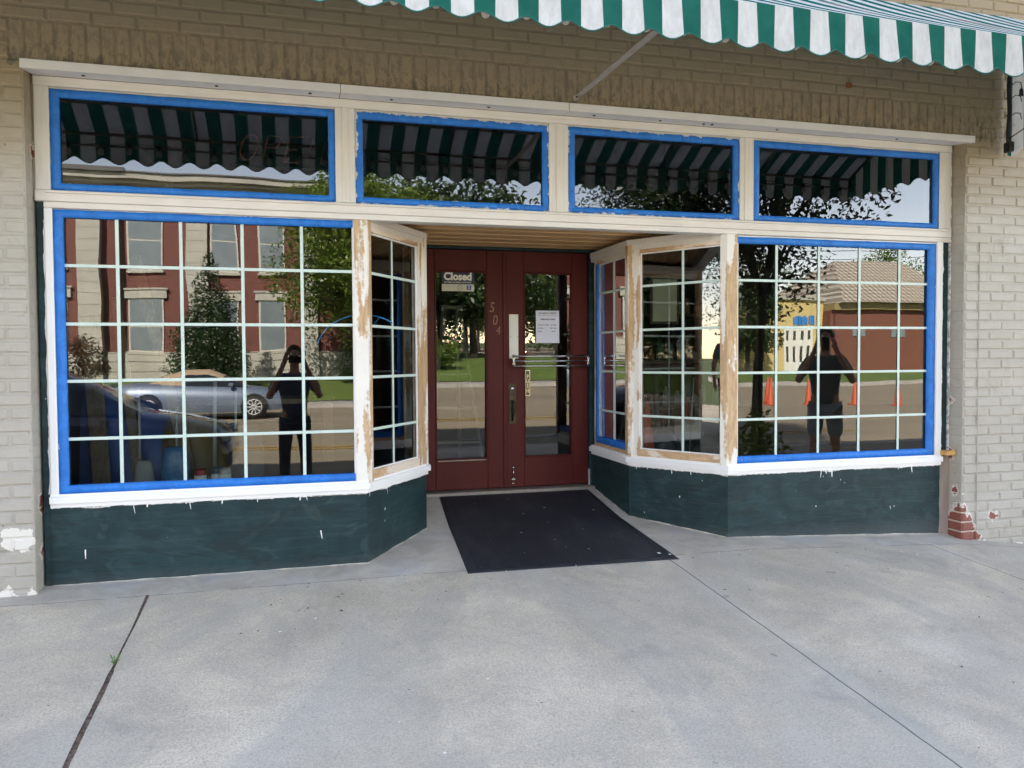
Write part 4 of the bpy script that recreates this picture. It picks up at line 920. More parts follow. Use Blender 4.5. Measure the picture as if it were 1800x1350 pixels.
# dark trees along the side street, the small tree standing on this pavement
tree('street_tree', 6.15, -4.95, -.42, 7.2, 2.7, 5.6, 2.0, .07, 120000, .036, LEAF_D, 'dark leafy tree growing through the near sidewalk right of the shop', seed=21, nclump=110, clr=.30, lean=.45, keep=lambda c, r: c.z-r > 1.35+max(0, c.x-5.7)*1.15 and c.z-r > 1.5+max(0, 5.0-c.x)*2.2)
tree('planting', 6.0, -4.7, -.5, .95, .5, .85, .1, .02, 900, .05, LEAF_A, 'low leafy planting around the foot of the sidewalk tree', cat='plant', seed=22, nclump=8, clr=.5)
spec = [(9.0, -33, 10, 3.8, 0), (13, -42, 12, 4.6, 0), (7, -38, 11, 4.2, 0), (10.5, -52, 13, 5, 0), (14.5, -62, 12, 5, 1), (25, -58, 9, 4.3, 1), (29, -80, 11, 5, 1), (24, -98, 12, 6, 1), (20, -120, 12, 7, 0), (33, -100, 13, 6, 1), (33, -78, 9, 3.6, 0), (38.5, -58, 8.5, 3.3, 0), (64, -54, 8.5, 3.2, 1), (70, -78, 15, 6, 1), (58, -84, 14, 6, 1), (30, -125, 13, 7, 0), (14, -150, 16, 9, 0), (-16, -60, 14, 6, 1)]
rnd = random.Random(77); fw_ = [(Vector((x, -145+rnd.uniform(-10, 10)+abs(x)*.2, rnd.uniform(-1, 11))), rnd.uniform(5, 8)) for x in range(-160, 240, 5)]; tag(leaves(fw_, 60000, .5, rnd).build('far_wood', LEAF_D), 'far off wood closing the view behind the street trees', 'wood', kind='stuff')
words = ['tall dark tree crowding the left side of the cross street', 'bushy light green tree rising beyond the cross street']
for i, (x, y, h, cr, k) in enumerate(spec):
    tree('background_tree', x, y, -.3 if y > -60 else max(-.3, rz(x, y)), h, cr, h*.8, h*.2, .2, 9000, .17, (LEAF_D, LEAF_A)[k], ('tall dark tree in the belt of trees across the road' if k == 0 else 'lighter green tree in the belt of trees across the road'), group='trees across the road', seed=40+i, nclump=26, clr=.36)
# trees to the left, mirrored by the angled bay glass
for i, (x, y, h, cr) in enumerate(((-13, -7.5, 8, 3.0), (-19, -8.5, 9, 3.6), (-27, -5, 9, 4), (-34, -9, 10, 4.5))):
    tree('sidewalk_tree', x, y, -.45, h, cr, h*.66, h*.3, .14, 16000, .085, LEAF_D, 'dark leafy sidewalk tree in the row left of the shop', group='sidewalk trees left of the shop', seed=70+i, nclump=26, clr=.36)

# ------------------------------------------------------------------ brick building across the road
def mat_redbrick():
    m, t, b = newmat('red_brick'); n = N(t); c = n.n('ShaderNodeTexCoord'); q = n.n('ShaderNodeSeparateXYZ'); n.l(c.outputs['Object'], q.inputs[0]); cb = n.n('ShaderNodeCombineXYZ')
    n.l(n.math('ADD', q.outputs[0], q.outputs[1]), cb.inputs[0]); n.l(q.outputs[2], cb.inputs[1])
    br = n.n('ShaderNodeTexBrick'); n.l(cb.outputs[0], br.inputs[0]); br.inputs['Scale'].default_value = 1; br.inputs['Brick Width'].default_value = .21; br.inputs['Row Height'].default_value = .072; br.inputs['Mortar Size'].default_value = .009
    br.inputs['Color1'].default_value = (.20, .045, .03, 1); br.inputs['Color2'].default_value = (.13, .032, .024, 1); br.inputs['Mortar'].default_value = (.17, .12, .10, 1)
    n.l(br.outputs['Color'], b.inputs['Base Color']); b.inputs['Roughness'].default_value = .85; return m
RB = mat_redbrick(); STONE = simple('cut_limestone', (.50, .48, .41), .8, (.42, .40, .34), 1.2); STONE2 = simple('stone_cornice', (.44, .42, .36), .8, (.36, .34, .3), 1)
SHADE = simple('pale_blind', (.22, .26, .27), .2, (.18, .21, .23), 2); WFR = simple('window_frame_paint', (.55, .53, .46), .6)
bb = thing('brick_building', (-4, -31.5, .4), 'red brick building with limestone quoins, cornice and blinds in its windows across the road', 'building')
FYB = -31.5
b = MB(); b.box(-22, 3.4, -46, FYB, -.3, 8.2); b.build('brick_wall', RB, bb)
b = MB(); b.box(-22.2, 3.6, -46.2, FYB+.12, -.35, 1.55)
b.build('stone_base', STONE, bb)
b = MB()
for z in (.75, 1.15, 1.50): b.box(-22.2, 3.6, FYB+.121, FYB+.135, z, z+.025)
b.build('base_joints', simple('dark_stone_joint', (.22, .21, .18)), bb)  # joint strips in a darker stone tone
b = MB(); b.box(-22.2, 3.7, -46.2, FYB+.25, 8.2, 8.45); b.box(-22.3, 3.8, -46.3, FYB+.5, 8.45, 8.6); b.box(-22.5, 4.0, -46.4, FYB+.75, 8.6, 8.82); b.build('cornice', STONE2, bb)
b = MB(); b.box(-22.5, -6.6, -46.4, FYB+.9, 8.825, 9.0); b.box(-6.599, 4.05, -46.4, FYB+.82, 8.825, 8.88); b.build('roof_edge', simple('dark_roof_edge', (.09, .085, .08)), bb)
for x0, x1, d in ((-8.45, -7.62, .45), (-4.35, -3.5, .22), (.3, 1.0, .25), (-15.5, -14.2, .35)):
    b = MB(); b.box(x0, x1, FYB+.0, FYB+d, -.3, 8.19); pl = b.build('stone_pilaster', STONE, bb); b = MB()
    for k in range(18): b.box(x0-.002, x1+.002, FYB+d-.01, FYB+d+.003, .3+k*.45, .322+k*.45)
    b.build('pilaster_joints', bpy.data.materials['dark_stone_joint'], pl)
win = [(-6.0, 1.20), (-9.6, 1.2), (-2.85, .95), (-.95, .95), (-12.6, 1.2), (-17.5, 1.2)]
for x, wd in win:
    for z0, z1, lint in ((1.62, 3.68, True), (5.05, 7.35, False)):
        b = MB(); b.box(x-wd/2-.07, x+wd/2+.07, FYB-.05, FYB+.06, z0-.07, z1+.06); f = b.build('window', WFR, bb)
        b = MB(); b.box(x-wd/2, x+wd/2, FYB-.02, FYB+.068, z0, (z0+z1)/2-.03); b.box(x-wd/2, x+wd/2, FYB-.02, FYB+.071, (z0+z1)/2+.03, z1); b.build('window_blind', SHADE, f)
        b = MB(); b.box(x-wd/2-.12, x+wd/2+.12, FYB, FYB+.14, z0-.18, z0-.071)
        if lint: b.box(x-wd/2-.22, x+wd/2+.22, FYB, FYB+.13, z1+.061, z1+.42); b.box(x-wd/2-.28, x+wd/2+.28, FYB, FYB+.18, z1+.425, z1+.50)
        b.build('stone_lintel', STONE, f)
b = MB(); b.tube([(-6.95, FYB+.4, 8.5), (-6.9, FYB+.2, 8.3), (-6.9, FYB+.2, .4)], .06, 8); b.build('downpipe', simple('dark_pipe', (.05, .045, .04)), bb)
# yellow wing and brick hall with tiled roof across the plaza
YEL = simple('yellow_stucco', (.62, .49, .21), .8, (.55, .43, .18), .6); TILE = None
def mat_tile():
    m, t, b = newmat('pantile_roof'); n = N(t); X = n.xyz(); s1 = n.math('SINE', n.math('MULTIPLY', X[0], 2*math.pi/.55)); s2 = n.math('FRACT', n.math('MULTIPLY', X[2], 2.6))
    c = n.mix(n.ramp(n.math('ADD', n.math('MULTIPLY', s1, .3), n.math('MULTIPLY', s2, .5)), .0, .6), (.20, .16, .12), (.52, .47, .38)); n.l(c, b.inputs['Base Color']); b.inputs['Roughness'].default_value = .8; n.l(n.bump(n.math('ADD', s1, s2), .8, .06), b.inputs['Normal']); return m
yb = thing('yellow_building', (46, -62, -.2), 'pale yellow gabled building with white double doors and a blue sign', 'building')
b = MB(); b.prism([(40.5, -62), (49.2, -62), (49.2, -72), (40.5, -72)], -.4, 6.6); b.build('wall', YEL, yb)
b = MB(); b.box(40.3, 49.3, -72, -61.7, 6.6, 7.0); b.build('roof_edge', STONE2, yb)
b = MB(); b.box(44.9, 47.9, -61.99, -61.9, -.25, 3.9); dd = b.build('door', simple('white_door_paint', (.75, .74, .68), .5), yb)
b = MB()
for x in (45.15, 45.95, 46.7, 47.35):
    b.box(x, x+.25, -61.9, -61.88, .7, 2.2); b.box(x, x+.25, -61.9, -61.88, 2.75, 3.6)
b.build('door_pane', simple('dark_pane', (.03, .035, .035), .1), dd)
b = MB(); rnd = random.Random(9)
for k in range(9): x = 46.0+k*.24; b.box(x, x+rnd.uniform(.10, .19), -61.98, -61.9, 4.15+rnd.uniform(0, .15), 4.15+rnd.uniform(.75, 1.1))
b.build('blue_sign', simple('blue_sign_paint', (.03, .22, .6), .5), yb)
hb_ = thing('brick_hall', (55, -61, -.2), 'low brick hall with a wide pantiled hip roof across the plaza', 'building')
b = MB(); b.box(49.25, 63, -75, -60.8, -.4, 5.6); b.build('brick_wall', simple('brown_brick', (.20, .075, .045), .85, (.15, .06, .04), 5), hb_)
b = MB(); b.box(49.25, 63.2, -75, -60.3, 5.6, 6.3); b.build('eave', simple('ochre_eave', (.28, .22, .10)), hb_)
b = MB(); b.v = [Vector(p) for p in ((49.6, -59.6, 6.3), (66.5, -59.6, 6.3), (66.5, -76, 6.3), (49.6, -76, 6.3), (54.5, -67.5, 11.2), (62.5, -67.5, 11.2))]; b.f = [(0, 1, 5, 4), (1, 2, 5), (2, 3, 4, 5), (3, 0, 4), (3, 2, 1, 0)]; b.m = [0]*5; b.smooth = [False]*5; b.build('tiled_roof', mat_tile(), hb_)
for x in (51.6, 56.0): b = MB(); b.box(x, x+1.5, -60.82, -60.74, 3.1, 4.0); b.build('window', SHADE, hb_)
b = MB(); b.box(49.6, 50.3, -60.85, -60.6, -.3, 5.2); b.build('brick_pier', RB, hb_)

# ------------------------------------------------------------------ traffic cones
ORNG = simple('orange_cone_plastic', (.50, .085, .03), .5); 
def make_cone(h=.9):
    t = thing('traffic_cone', (0, 0, 0), 'orange traffic cone', 'traffic cone'); b = MB()
    b.lathe((0, 0, .03), [(.155*h, 0), (.14*h, .01), (.028*h, h-.035), (.02*h, h-.03), (0, h-.03)], 18); b.build('cone_body', ORNG, t)
    b = MB(); b.box(-.2*h, .2*h, -.2*h, .2*h, 0, .032, bev=.01); b.build('cone_base', BLACK if False else ORNG, t)
    return t
cones = [((16.05, -20.0), 'orange cone left of its near twin, leftmost on the road'), ((15.45, -18.9), 'orange cone standing just in front of the leftmost one'), ((16.6, -18.4), 'orange cone hidden partly by the reflected man'), ((18.0, -17.9), 'orange cone right of the reflected man'), ((19.3, -17.4), 'orange cone farthest right on the road'), ((15.9, -55.5), 'far orange cone on the left of the cross street'), ((18.5, -55.0), 'far orange cone on the right of the cross street')]
c0 = make_cone()
for i, ((x, y), lab) in enumerate(cones):
    c = c0 if i == 0 else copy_tree(c0); c.location = (x, y, rz(x, y)+.003); c['label'] = lab; c['group'] = 'orange traffic cones'; c.rotation_euler.z = i

# ------------------------------------------------------------------ cars
def car(name, x, y, z, rz_, paint, label, soft=None, L=4.45, hr=1.37, lights=False, rimc=(.6, .6, .6)):
    """body lofted from cross-sections along the length; local +x is the nose"""
    t = thing(name, (0, 0, 0), label, 'car'); t.location = (x, y, z); t.rotation_euler.z = rz_; ORG[t] = Vector()
    prof = [(-2.37, .42, .80, .72), (-2.28, .28, .92, .84), (-1.9, .22, .98, .90), (-1.3, .20, .99, .92), (-.5, .20, .97, .92), (.6, .20, .95, .92), (1.1, .20, .92, .91), (1.7, .22, .84, .88), (2.15, .24, .74, .80), (2.34, .34, .62, .66)]
    b = MB(); rows = []
    for X, zb, zt, w_ in prof:
        sec = [(-w_*.92, zb), (-w_, zb+.15), (-w_*1.0, (zb+zt)/2), (-w_*.95, zt-.07), (-w_*.80, zt), (0, zt+.03), (w_*.80, zt), (w_*.95, zt-.07), (w_, (zb+zt)/2), (w_, zb+.15), (w_*.92, zb)]
        rows.append([len(b.v)+k for k in range(len(sec))]); b.v += [Vector((X*L/4.7, p[0], p[1])) for p in sec]
    for r0, r1 in zip(rows, rows[1:]):
        for k in range(len(r0)-1): b.f.append((r0[k], r1[k], r1[k+1], r0[k+1])); b.m.append(0); b.smooth.append(True)
    b.f.append(tuple(rows[0])); b.f.append(tuple(rows[-1][::-1])); b.m += [0, 0]; b.smooth += [False]*2
    body = b.build('body', paint, t, recalc=True)
    # cabin: roof shell and side glass
    cab = [(-1.45, .98, .70), (-1.0, 1.20, .64), (-.45, hr-.01, .60), (.15, hr, .60), (.55, 1.22, .62), (1.15, .93, .74)]
    b = MB(); rows = []
    for X, zt, w_ in cab:
        sec = [(-.80, .93), (-w_, zt*.72+.93*.28 if zt > 1 else .95), (-w_*.92, zt-.03), (0, zt+.015), (w_*.92, zt-.03), (w_, zt*.72+.93*.28 if zt > 1 else .95), (.80, .93)]
        rows.append([len(b.v)+k for k in range(7)]); b.v += [Vector((X, p[0], p[1])) for p in sec]
    for i, (r0, r1) in enumerate(zip(rows, rows[1:])):
        for k in range(6):
            side = k in (0, 5); gl = (side and 2 <= i <= 4) or (i == 4) ; b.f.append((r0[k], r1[k], r1[k+1], r0[k+1])); b.m.append(1 if gl else 0); b.smooth.append(True)
    b.build('cabin_roof', [soft or paint, simple('car_window_glass', (.02, .025, .03), .08) if 'car_window_glass' not in bpy.data.materials else bpy.data.materials['car_window_glass']], t, recalc=True)
    for X in (-1.42, 1.42):
        for sgn in (-1, 1):
            wx = X*L/4.7; yy_ = sgn*.82
            b = MB(); b.lathe((wx, sgn*.935, .345), [(.0, 0), (.365, 0)], 24, 'y'); b.build('wheel_arch', bpy.data.materials['black_plastic'], t)
            b = MB(); b.lathe((wx, yy_+sgn*.03, .33), [(.20, -.11*1), (.33, -.10), (.335, 0), (.33, .10), (.20, .11)], 24, 'y'); wh = b.build('wheel', simple('tyre', (.02, .02, .02), .8) if 'tyre' not in bpy.data.materials else bpy.data.materials['tyre'], t)
            b = MB(); f = sgn*.145
            for k in range(10):
                a_ = k*math.pi/5; b.obox((wx+math.cos(a_)*.11, yy_+f, .33+math.sin(a_)*.11), (math.cos(a_), 0, math.sin(a_)), (0, 1, 0), (-math.sin(a_), 0, math.cos(a_)), .10, .006, .014)
            b.lathe((wx, yy_+f, .33), [(.20, -.01), (.225, 0), (.20, .008), (.20, -.01)], 24, 'y'); b.build('rim', bpy.data.materials.get('rim_%.2f' % rimc[0]) or simple('rim_%.2f' % rimc[0], rimc, .35), wh)
    for sgn in (-1, 1):
        b = MB(); b.obox((-2.30*L/4.7, sgn*.62, .78), (1, 0, 0), (0, 1, 0), (0, 0, 1), .06, .17, .05, 0, .02); b.build('tail_light', simple('red_lamp', (.5, .02, .02), .3) if 'red_lamp' not in bpy.data.materials else bpy.data.materials['red_lamp'], t)
        b = MB(); b.obox((2.26*L/4.7, sgn*.58, .66), (1, 0, 0), (0, 1, 0), (0, 0, 1), .07, .15, .06, 0, .02); b.build('headlight', (emis('lit_headlight', (1, .9, .7), 25) if lights else (simple('clear_lamp', (.6, .6, .6), .1) if 'clear_lamp' not in bpy.data.materials else bpy.data.materials['clear_lamp'])), t)
        b = MB(); b.obox((.75, sgn*.98, .98), (1, 0, 0), (0, 1, 0), (0, 0, 1), .06, .07, .05, 0, .02); b.build('door_mirror', paint, t)
    return t
car('convertible_car', -2.45, -19.0, rz(0, -19.0)+.004, 0, simple('silver_car_paint', (.16, .20, .27), .38, metal=.25), 'silver convertible with a tan fabric roof parked before the brick building', soft=simple('tan_canvas_top', (.42, .31, .21), .85, (.36, .27, .18), 8))
t_ = car('parked_car', -3.05, -6.75, rz(0, -6.75)+.004, 0, simple('dark_blue_car_paint', (.006, .010, .028), .3, coat=1), 'dark blue car parked at the near kerb in the shade of the shop', L=4.5, hr=1.37, rimc=(.02, .02, .02)); t_.scale = (1, 1, 1.18)
car('red_car', 21.5, -70, rz(0, -70)+.01, R(100), simple('red_car_paint', (.35, .02, .015), .3, coat=1), 'distant red car with lit headlights coming down the cross street', lights=True, hr=1.45)

# power lines over the cross street
t = thing('utility_pole', (9.5, -46, -.3), 'wooden utility pole with wires beside the cross street', 'utility pole'); b = MB(); b.tube([(9.5, -46, -.5), (9.5, -46, 11)], [.16, .11], 10); b.build('pole', BARK, t)
b = MB(); b.box(8.5, 10.5, -46.06, -45.94, 10.2, 10.35); b.build('crossarm', BARK, t)
b = MB()
for z, yo in ((10.3, 0), (9.0, .2), (8.4, .2)):
    b.tube([(9.5+40*f, -46+yo, z-4*.35*f*(1-f)*1.6+f*.5) for f in fr(0, 1, 14)], .022, 5); b.tube([(9.5-40*f, -46+yo, z-4*.5*f*(1-f)) for f in fr(0, 1, 14)], .022, 5)
b.build('wires', BLACK, t)

# ------------------------------------------------------------------ people
SKIN = simple('skin', (.42, .23, .15), .5, (.38, .20, .13), 20)
def skinmesh(name, pts, edges, mat, parent, root=0, sub=2):
    """pts: {key: (x,y,z,r)}"""
    keys = list(pts); me = bpy.data.meshes.new(name); me.from_pydata([pts[k][:3] for k in keys], [(keys.index(a_), keys.index(c_)) for a_, c_ in edges], [])
    o = bpy.data.objects.new(name, me); col.objects.link(o)
    md = o.modifiers.new('skin', 'SKIN'); md.use_smooth_shade = True
    if not me.skin_vertices: me.skin_vertices.new(name='skin') if hasattr(me.skin_vertices, 'new') else None
    for i, k in enumerate(keys):
        r = pts[k][3]; r = r if isinstance(r, tuple) else (r, r); me.skin_vertices[0].data[i].radius = r; me.skin_vertices[0].data[i].use_root = (i == root)
    sb = o.modifiers.new('subsurf', 'SUBSURF'); sb.levels = sub; sb.render_levels = sub
    me.materials.append(mat); o.parent = parent; ORG[o] = Vector(); return o
def person(x, y, z, rot, label, shirt, pants, hair, shorts=False, cap=None, hands='phone', phone_z=1.62, k=1.0, sleeves=True):
    t = thing('person', (0, 0, 0), label, 'person'); t.location = (x, y, z); t.rotation_euler.z = rot; ORG[t] = Vector()
    J = dict(pel=(0, 0, .95, (.135, .105)), sp=(0, 0, 1.12, (.125, .095)), ch=(0, 0, 1.32, (.145, .10)), nb=(0, -.005, 1.47, .06), nk=(0, .01, 1.55, .052), hl=(0, .025, 1.61, (.066, .08)), hm=(0, .015, 1.685, (.078, .098)), ht=(0, .005, 1.755, (.060, .075)), nose=(0, .118, 1.655, .011))
    E_ = [('pel', 'sp'), ('sp', 'ch'), ('ch', 'nb'), ('nb', 'nk'), ('nk', 'hl'), ('hl', 'hm'), ('hm', 'ht'), ('hm', 'nose')]
    for s, q in ((-1, 'l'), (1, 'r')):
        J['hip'+q] = (s*.095, 0, .90, .088); J['kn'+q] = (s*.115, .015, .50, .056); J['cf'+q] = (s*.12, -.012, .33, .054); J['an'+q] = (s*.125, -.02, .09, .037); J['ft'+q] = (s*.14, .13, .035, (.042, .030))
        J['sh'+q] = (s*.175, 0, 1.42, .058)
        if hands == 'phone' or (hands == 'one' and s > 0):
            el = (s*.30, .10, 1.17); wr = (s*.115, .36, phone_z-.06)
        elif hands == 'hips': el = (s*.33, -.08, 1.18); wr = (s*.20, .05, 1.0)
        else: el = (s*.25, -.02, 1.13); wr = (s*.27, .06, .88)
        J['el'+q] = (*el, .042); J['wr'+q] = (*wr, .027)
        E_ += [('pel', 'hip'+q), ('hip'+q, 'kn'+q), ('kn'+q, 'cf'+q), ('cf'+q, 'an'+q), ('an'+q, 'ft'+q), ('ch', 'sh'+q), ('sh'+q, 'el'+q), ('el'+q, 'wr'+q)]
        W = Vector(wr); up_h = wr[2] > 1.3
        fd = Vector((-s*.25, .25, .95)).normalized() if up_h else Vector((0, .25, -.97)).normalized(); sdv = Vector((s*.5, .85, 0)).normalized() if up_h else Vector((0, 1, 0))
        pm = W+fd*.055; J['pm'+q] = (*pm, (.036, .020)); E_.append(('wr'+q, 'pm'+q))
        for i in range(4):
            b0 = W+fd*.095+sdv*(.028-.0185*i); L_ = (.036, .040, .038, .030)[i]; J[f'f{i}a{q}'] = (*b0, .0095); p1 = b0+fd*L_; p2 = p1+(fd*.6+Vector((-s*.7, 0, -.1)) if up_h else fd*.8+Vector((-s*.3, .1, 0)))*L_*.75
            J[f'f{i}b{q}'] = (*p1, .0085); J[f'f{i}c{q}'] = (*p2, .0075); E_ += [('pm'+q, f'f{i}a{q}'), (f'f{i}a{q}', f'f{i}b{q}'), (f'f{i}b{q}', f'f{i}c{q}')]
        th = W+fd*.035+sdv*-.035; J['t1'+q] = (*th, .012); tb = th+fd*.04+Vector((-s*.02, 0, 0)); J['t2'+q] = (*tb, .0095); E_ += [('wr'+q, 't1'+q), ('t1'+q, 't2'+q)]
    bd = skinmesh('body', J, E_, SKIN, t, 0, 2)
    for s in (-1, 1): b = MB(); b.lathe((s*.031, .098, 1.692), [(0, .011), (.009, .008), (.012, 0), (.009, -.006)], 10, 'y'); b.build('eye', simple('eye_white', (.7, .7, .7), .3) if 'eye_white' not in bpy.data.materials else bpy.data.materials['eye_white'], t)
    for s in (-1, 1): b = MB(); b.obox((s*.086, .0, 1.675), (1, 0, 0), (0, 1, 0), (0, 0, 1), .008, .02, .03, 0, .008); b.build('ear', SKIN, t)
    b = MB(); b.obox((0, .104, 1.612), (1, 0, 0), (0, 1, 0), (0, 0, 1), .022, .006, .006, 0, .003); b.build('mouth', simple('lips', (.3, .11, .09)) if 'lips' not in bpy.data.materials else bpy.data.materials['lips'], t)
    # hair as a thick shell over the back and top of the head
    b = MB(); prof = [(math.sin(a_)*.098, math.cos(a_)*.115) for a_ in fr(0, R(100), 8)]
    b.lathe((0, -.012, 1.695), [(max(p[0], .0005), p[1]) for p in prof], 20)
    hm = b.build('hair', hair, t); 
    for v in hm.data.vertices:
        if v.co.y > .04 and v.co.z < 1.75: v.co.y = .04+(v.co.y-.04)*.2
    if cap:
        b = MB(); b.lathe((0, -.0, 1.72), [(.104, 0), (.106, .03), (.092, .075), (.05, .105), (.0005, .112)], 20); b.prism([(-.075, .08), (.075, .08), (.06, .17), (0, .185), (-.06, .17)], 1.722, 1.730); b.build('cap', cap, t)
    S = dict(pel=(0, 0, .90, (.155, .125)), sp=(0, 0, 1.12, (.15, .118)), ch=(0, 0, 1.32, (.168, .122)), nb=(0, -.003, 1.465, (.085, .075)))
    SE = [('pel', 'sp'), ('sp', 'ch'), ('ch', 'nb')]
    for q in 'lr':
        s = -1 if q == 'l' else 1; sh = Vector(J['sh'+q][:3]); el = Vector(J['el'+q][:3]); m_ = sh.lerp(el, .72)
        S['s'+q] = (*sh, .072); S['m'+q] = (*m_, .064); SE += [('ch', 's'+q), ('s'+q, 'm'+q)]
    skinmesh('shirt', S, SE, shirt, t, 1, 2)
    T_ = dict(pel=(0, 0, .93, (.150, .118))); TE = []
    for q in 'lr':
        s = -1 if q == 'l' else 1; T_['h'+q] = (s*.095, 0, .86, .105); T_['k'+q] = (s*.12, .012, .52, .088 if shorts else .074); TE += [('pel', 'h'+q), ('h'+q, 'k'+q)]
        if not shorts: T_['a'+q] = (s*.125, -.015, .10, .062); TE.append(('k'+q, 'a'+q))
    skinmesh('shorts' if shorts else 'trousers', T_, TE, pants, t, 0, 2)
    for s in (-1, 1):
        b = MB(); b.obox((s*.135, .055, .04), (1, 0, 0), (0, 1, 0), (0, 0, 1), .048, .135, .04, 0, .02); b.build('shoe', BLACK, t)
    t.scale = (k, k, k)
    return t
HAIR1 = simple('brown_hair', (.10, .055, .03), .7); HAIR2 = simple('dark_short_hair', (.03, .022, .018), .7)
NAVY = simple('navy_tshirt', (.035, .05, .085), .85, (.05, .065, .10), 10); JEAN = simple('dark_trousers', (.03, .035, .05), .85); GREYT = simple('grey_tshirt', (.13, .125, .125), .85, (.11, .11, .11), 8); GREYS = simple('pale_grey_shorts', (.27, .27, .28), .85)
gy = gz(0, -4.97); person(-.015, -4.975, gy, 0, 'photographer in navy t-shirt and dark trousers holding a phone with both hands', NAVY, JEAN, HAIR1, phone_z=(CAM_Z-gy)/.985, k=.985)
ph = MB(); ph.box(-.078, .078, CAM_Y-.018, CAM_Y-.009, CAM_Z-.05, CAM_Z+.026, bev=.003); o = ph.build('phone', BLACK); ORG[o] = Vector(); tag(o, 'black phone held sideways by the photographer in navy', 'phone')
g2 = gz(5.87, -3.05); person(5.87, -3.05, g2, R(36), 'man in grey t-shirt and pale shorts raising a phone', GREYT, GREYS, HAIR2, shorts=True, phone_z=1.58, k=1.0)
ph = MB(); ph.obox((5.87-math.sin(R(36))*.40, -3.05+math.cos(R(36))*.40, g2+1.60), (math.cos(R(36)), math.sin(R(36)), 0), (-math.sin(R(36)), math.cos(R(36)), 0), (0, 0, 1), .038, .005, .076, 0, .003); o = ph.build('phone', BLACK); ORG[o] = Vector(); tag(o, 'black phone held upright by the man in pale shorts', 'phone')
g3 = gz(-4.4, -.75); person(-4.6, -.75, g3, R(-100), 'man in blue shirt and cap standing on the sidewalk left of the shop', simple('blue_shirt', (.10, .16, .24), .85), JEAN, HAIR1, cap=simple('grey_cap', (.09, .09, .09), .8), hands='down')

# ------------------------------------------------------------------ things inside the shop, dim behind the glass
def loose(name, b, mat, label, cat, group=None): o = b.build(name, mat); ORG[o] = Vector(); return tag(o, label, cat, group)
def plank(p0, p1, wd, th, label):
    b = MB(); p0, p1 = Vector(p0), Vector(p1); d = (p1-p0).normalized(); s = d.cross(Vector((0, 1, 0))).normalized(); u_ = d.cross(s); b.obox((p0+p1)/2, d, s, u_, (p1-p0).length/2, wd/2, th/2, 0, .003); return loose('board', b, PINE, label, 'board', 'boards leaning inside the left window')
plank((-1.12, .62, .44), (-1.27, 1.05, 1.50), .10, .02, 'pale plank leaning at the far left inside the display window'); plank((-.92, .66, .44), (-1.13, 1.15, 1.62), .06, .02, 'narrow brown plank leaning second from the left'); plank((-.62, .70, .44), (-1.02, 1.2, 1.9), .07, .02, 'long thin batten leaning toward the left wall')
def heap(name, x0, x1, y0, y1, z0, hf, mat, label, cat):
    b = MB(); nx, ny = 30, 12
    for j in range(ny+1):
        for i in range(nx+1):
            u, v = i/nx, j/ny; x, y = x0+(x1-x0)*u, y0+(y1-y0)*v; e_ = math.sin(math.pi*min(1, max(0, v*1.0)))**.4
            b.v.append(Vector((x, y, z0+hf(u)*e_*(1+.12*noise.noise(Vector((x*5, y*5, 1))))+.03*noise.noise(Vector((x*14, y*14, 2)))*e_)))
    for j in range(ny):
        for i in range(nx): k = j*(nx+1)+i; b.f.append((k, k+1, k+nx+2, k+nx+1)); b.m.append(0); b.smooth.append(True)
    return loose(name, b, mat, label, cat)
TARP = simple('blue_tarp', (.015, .05, .22), .35, (.02, .08, .30), 6, bump=.5, bscale=9); TARY = simple('yellow_tarp', (.15, .10, .02), .5, (.11, .07, .015), 6, bump=.5, bscale=8)
heap('tarpaulin', -1.30, -.50, .85, 1.6, .42, lambda u: .70-.40*u**1.5, TARP, 'dark blue tarpaulin heaped over stock inside the left window', 'tarpaulin')
heap('dust_sheet', -.82, -.42, .80, 1.3, .42, lambda u: .50*math.sin(math.pi*min(1, .25+u*.75))**.6, TARY, 'yellow dust sheet folded beside the blue tarpaulin', 'dust sheet')
for i, (x, h) in enumerate(((-.93, .42), (-.72, .30), (-.50, .45), (-.38, .40))):
    b = MB(); b.tube([(x, .72, .43), (x+.005*i, .73, .62+h)], .008 if i != 2 else .012, 8); loose('tube', b, simple('white_plastic_tube', (.35, .35, .34), .4) if i == 0 else bpy.data.materials['white_plastic_tube'], 'thin white plastic tube standing in the left display', 'tube', 'white tubes in the left display')
def bag(x, y, z, w_, h, mat, label, seed):
    b = MB(); n_ = 14; rnd = random.Random(seed)
    for j in range(9):
        f = j/8; rr = (1-.22*f**3)*(.85+.15*math.sin(f*3.1))
        for k in range(n_):
            a_ = 6.283*k/n_; q = 1+.12*noise.noise(Vector((math.cos(a_)*2, math.sin(a_)*2, f*4+seed))); b.v.append(Vector((x+math.cos(a_)*w_/2*rr*q, y+math.sin(a_)*w_*.32*rr*q, z+h*f)))
    for j in range(8):
        for k in range(n_): b.f.append((j*n_+k, j*n_+(k+1) % n_, (j+1)*n_+(k+1) % n_, (j+1)*n_+k)); b.m.append(0); b.smooth.append(True)
    b.f.append(tuple(range(8*n_, 9*n_))); b.m.append(0); b.smooth.append(False); return loose('bag', b, mat, label, 'bag')
bag(-.87, .50, .42, .12, .20, simple('white_sack', (.3, .3, .3), .6), 'small white sack at the front of the left display', 1); bag(-.70, .52, .42, .17, .27, simple('blue_plastic_bag', (.06, .16, .34), .3, (.1, .25, .45), 20), 'crumpled blue plastic bag beside the small white sack', 2); bag(-.30, .62, .42, .22, .36, simple('dark_fabric_bag', (.05, .055, .065), .8), 'slumped dark fabric bag at the right of the left display', 3)
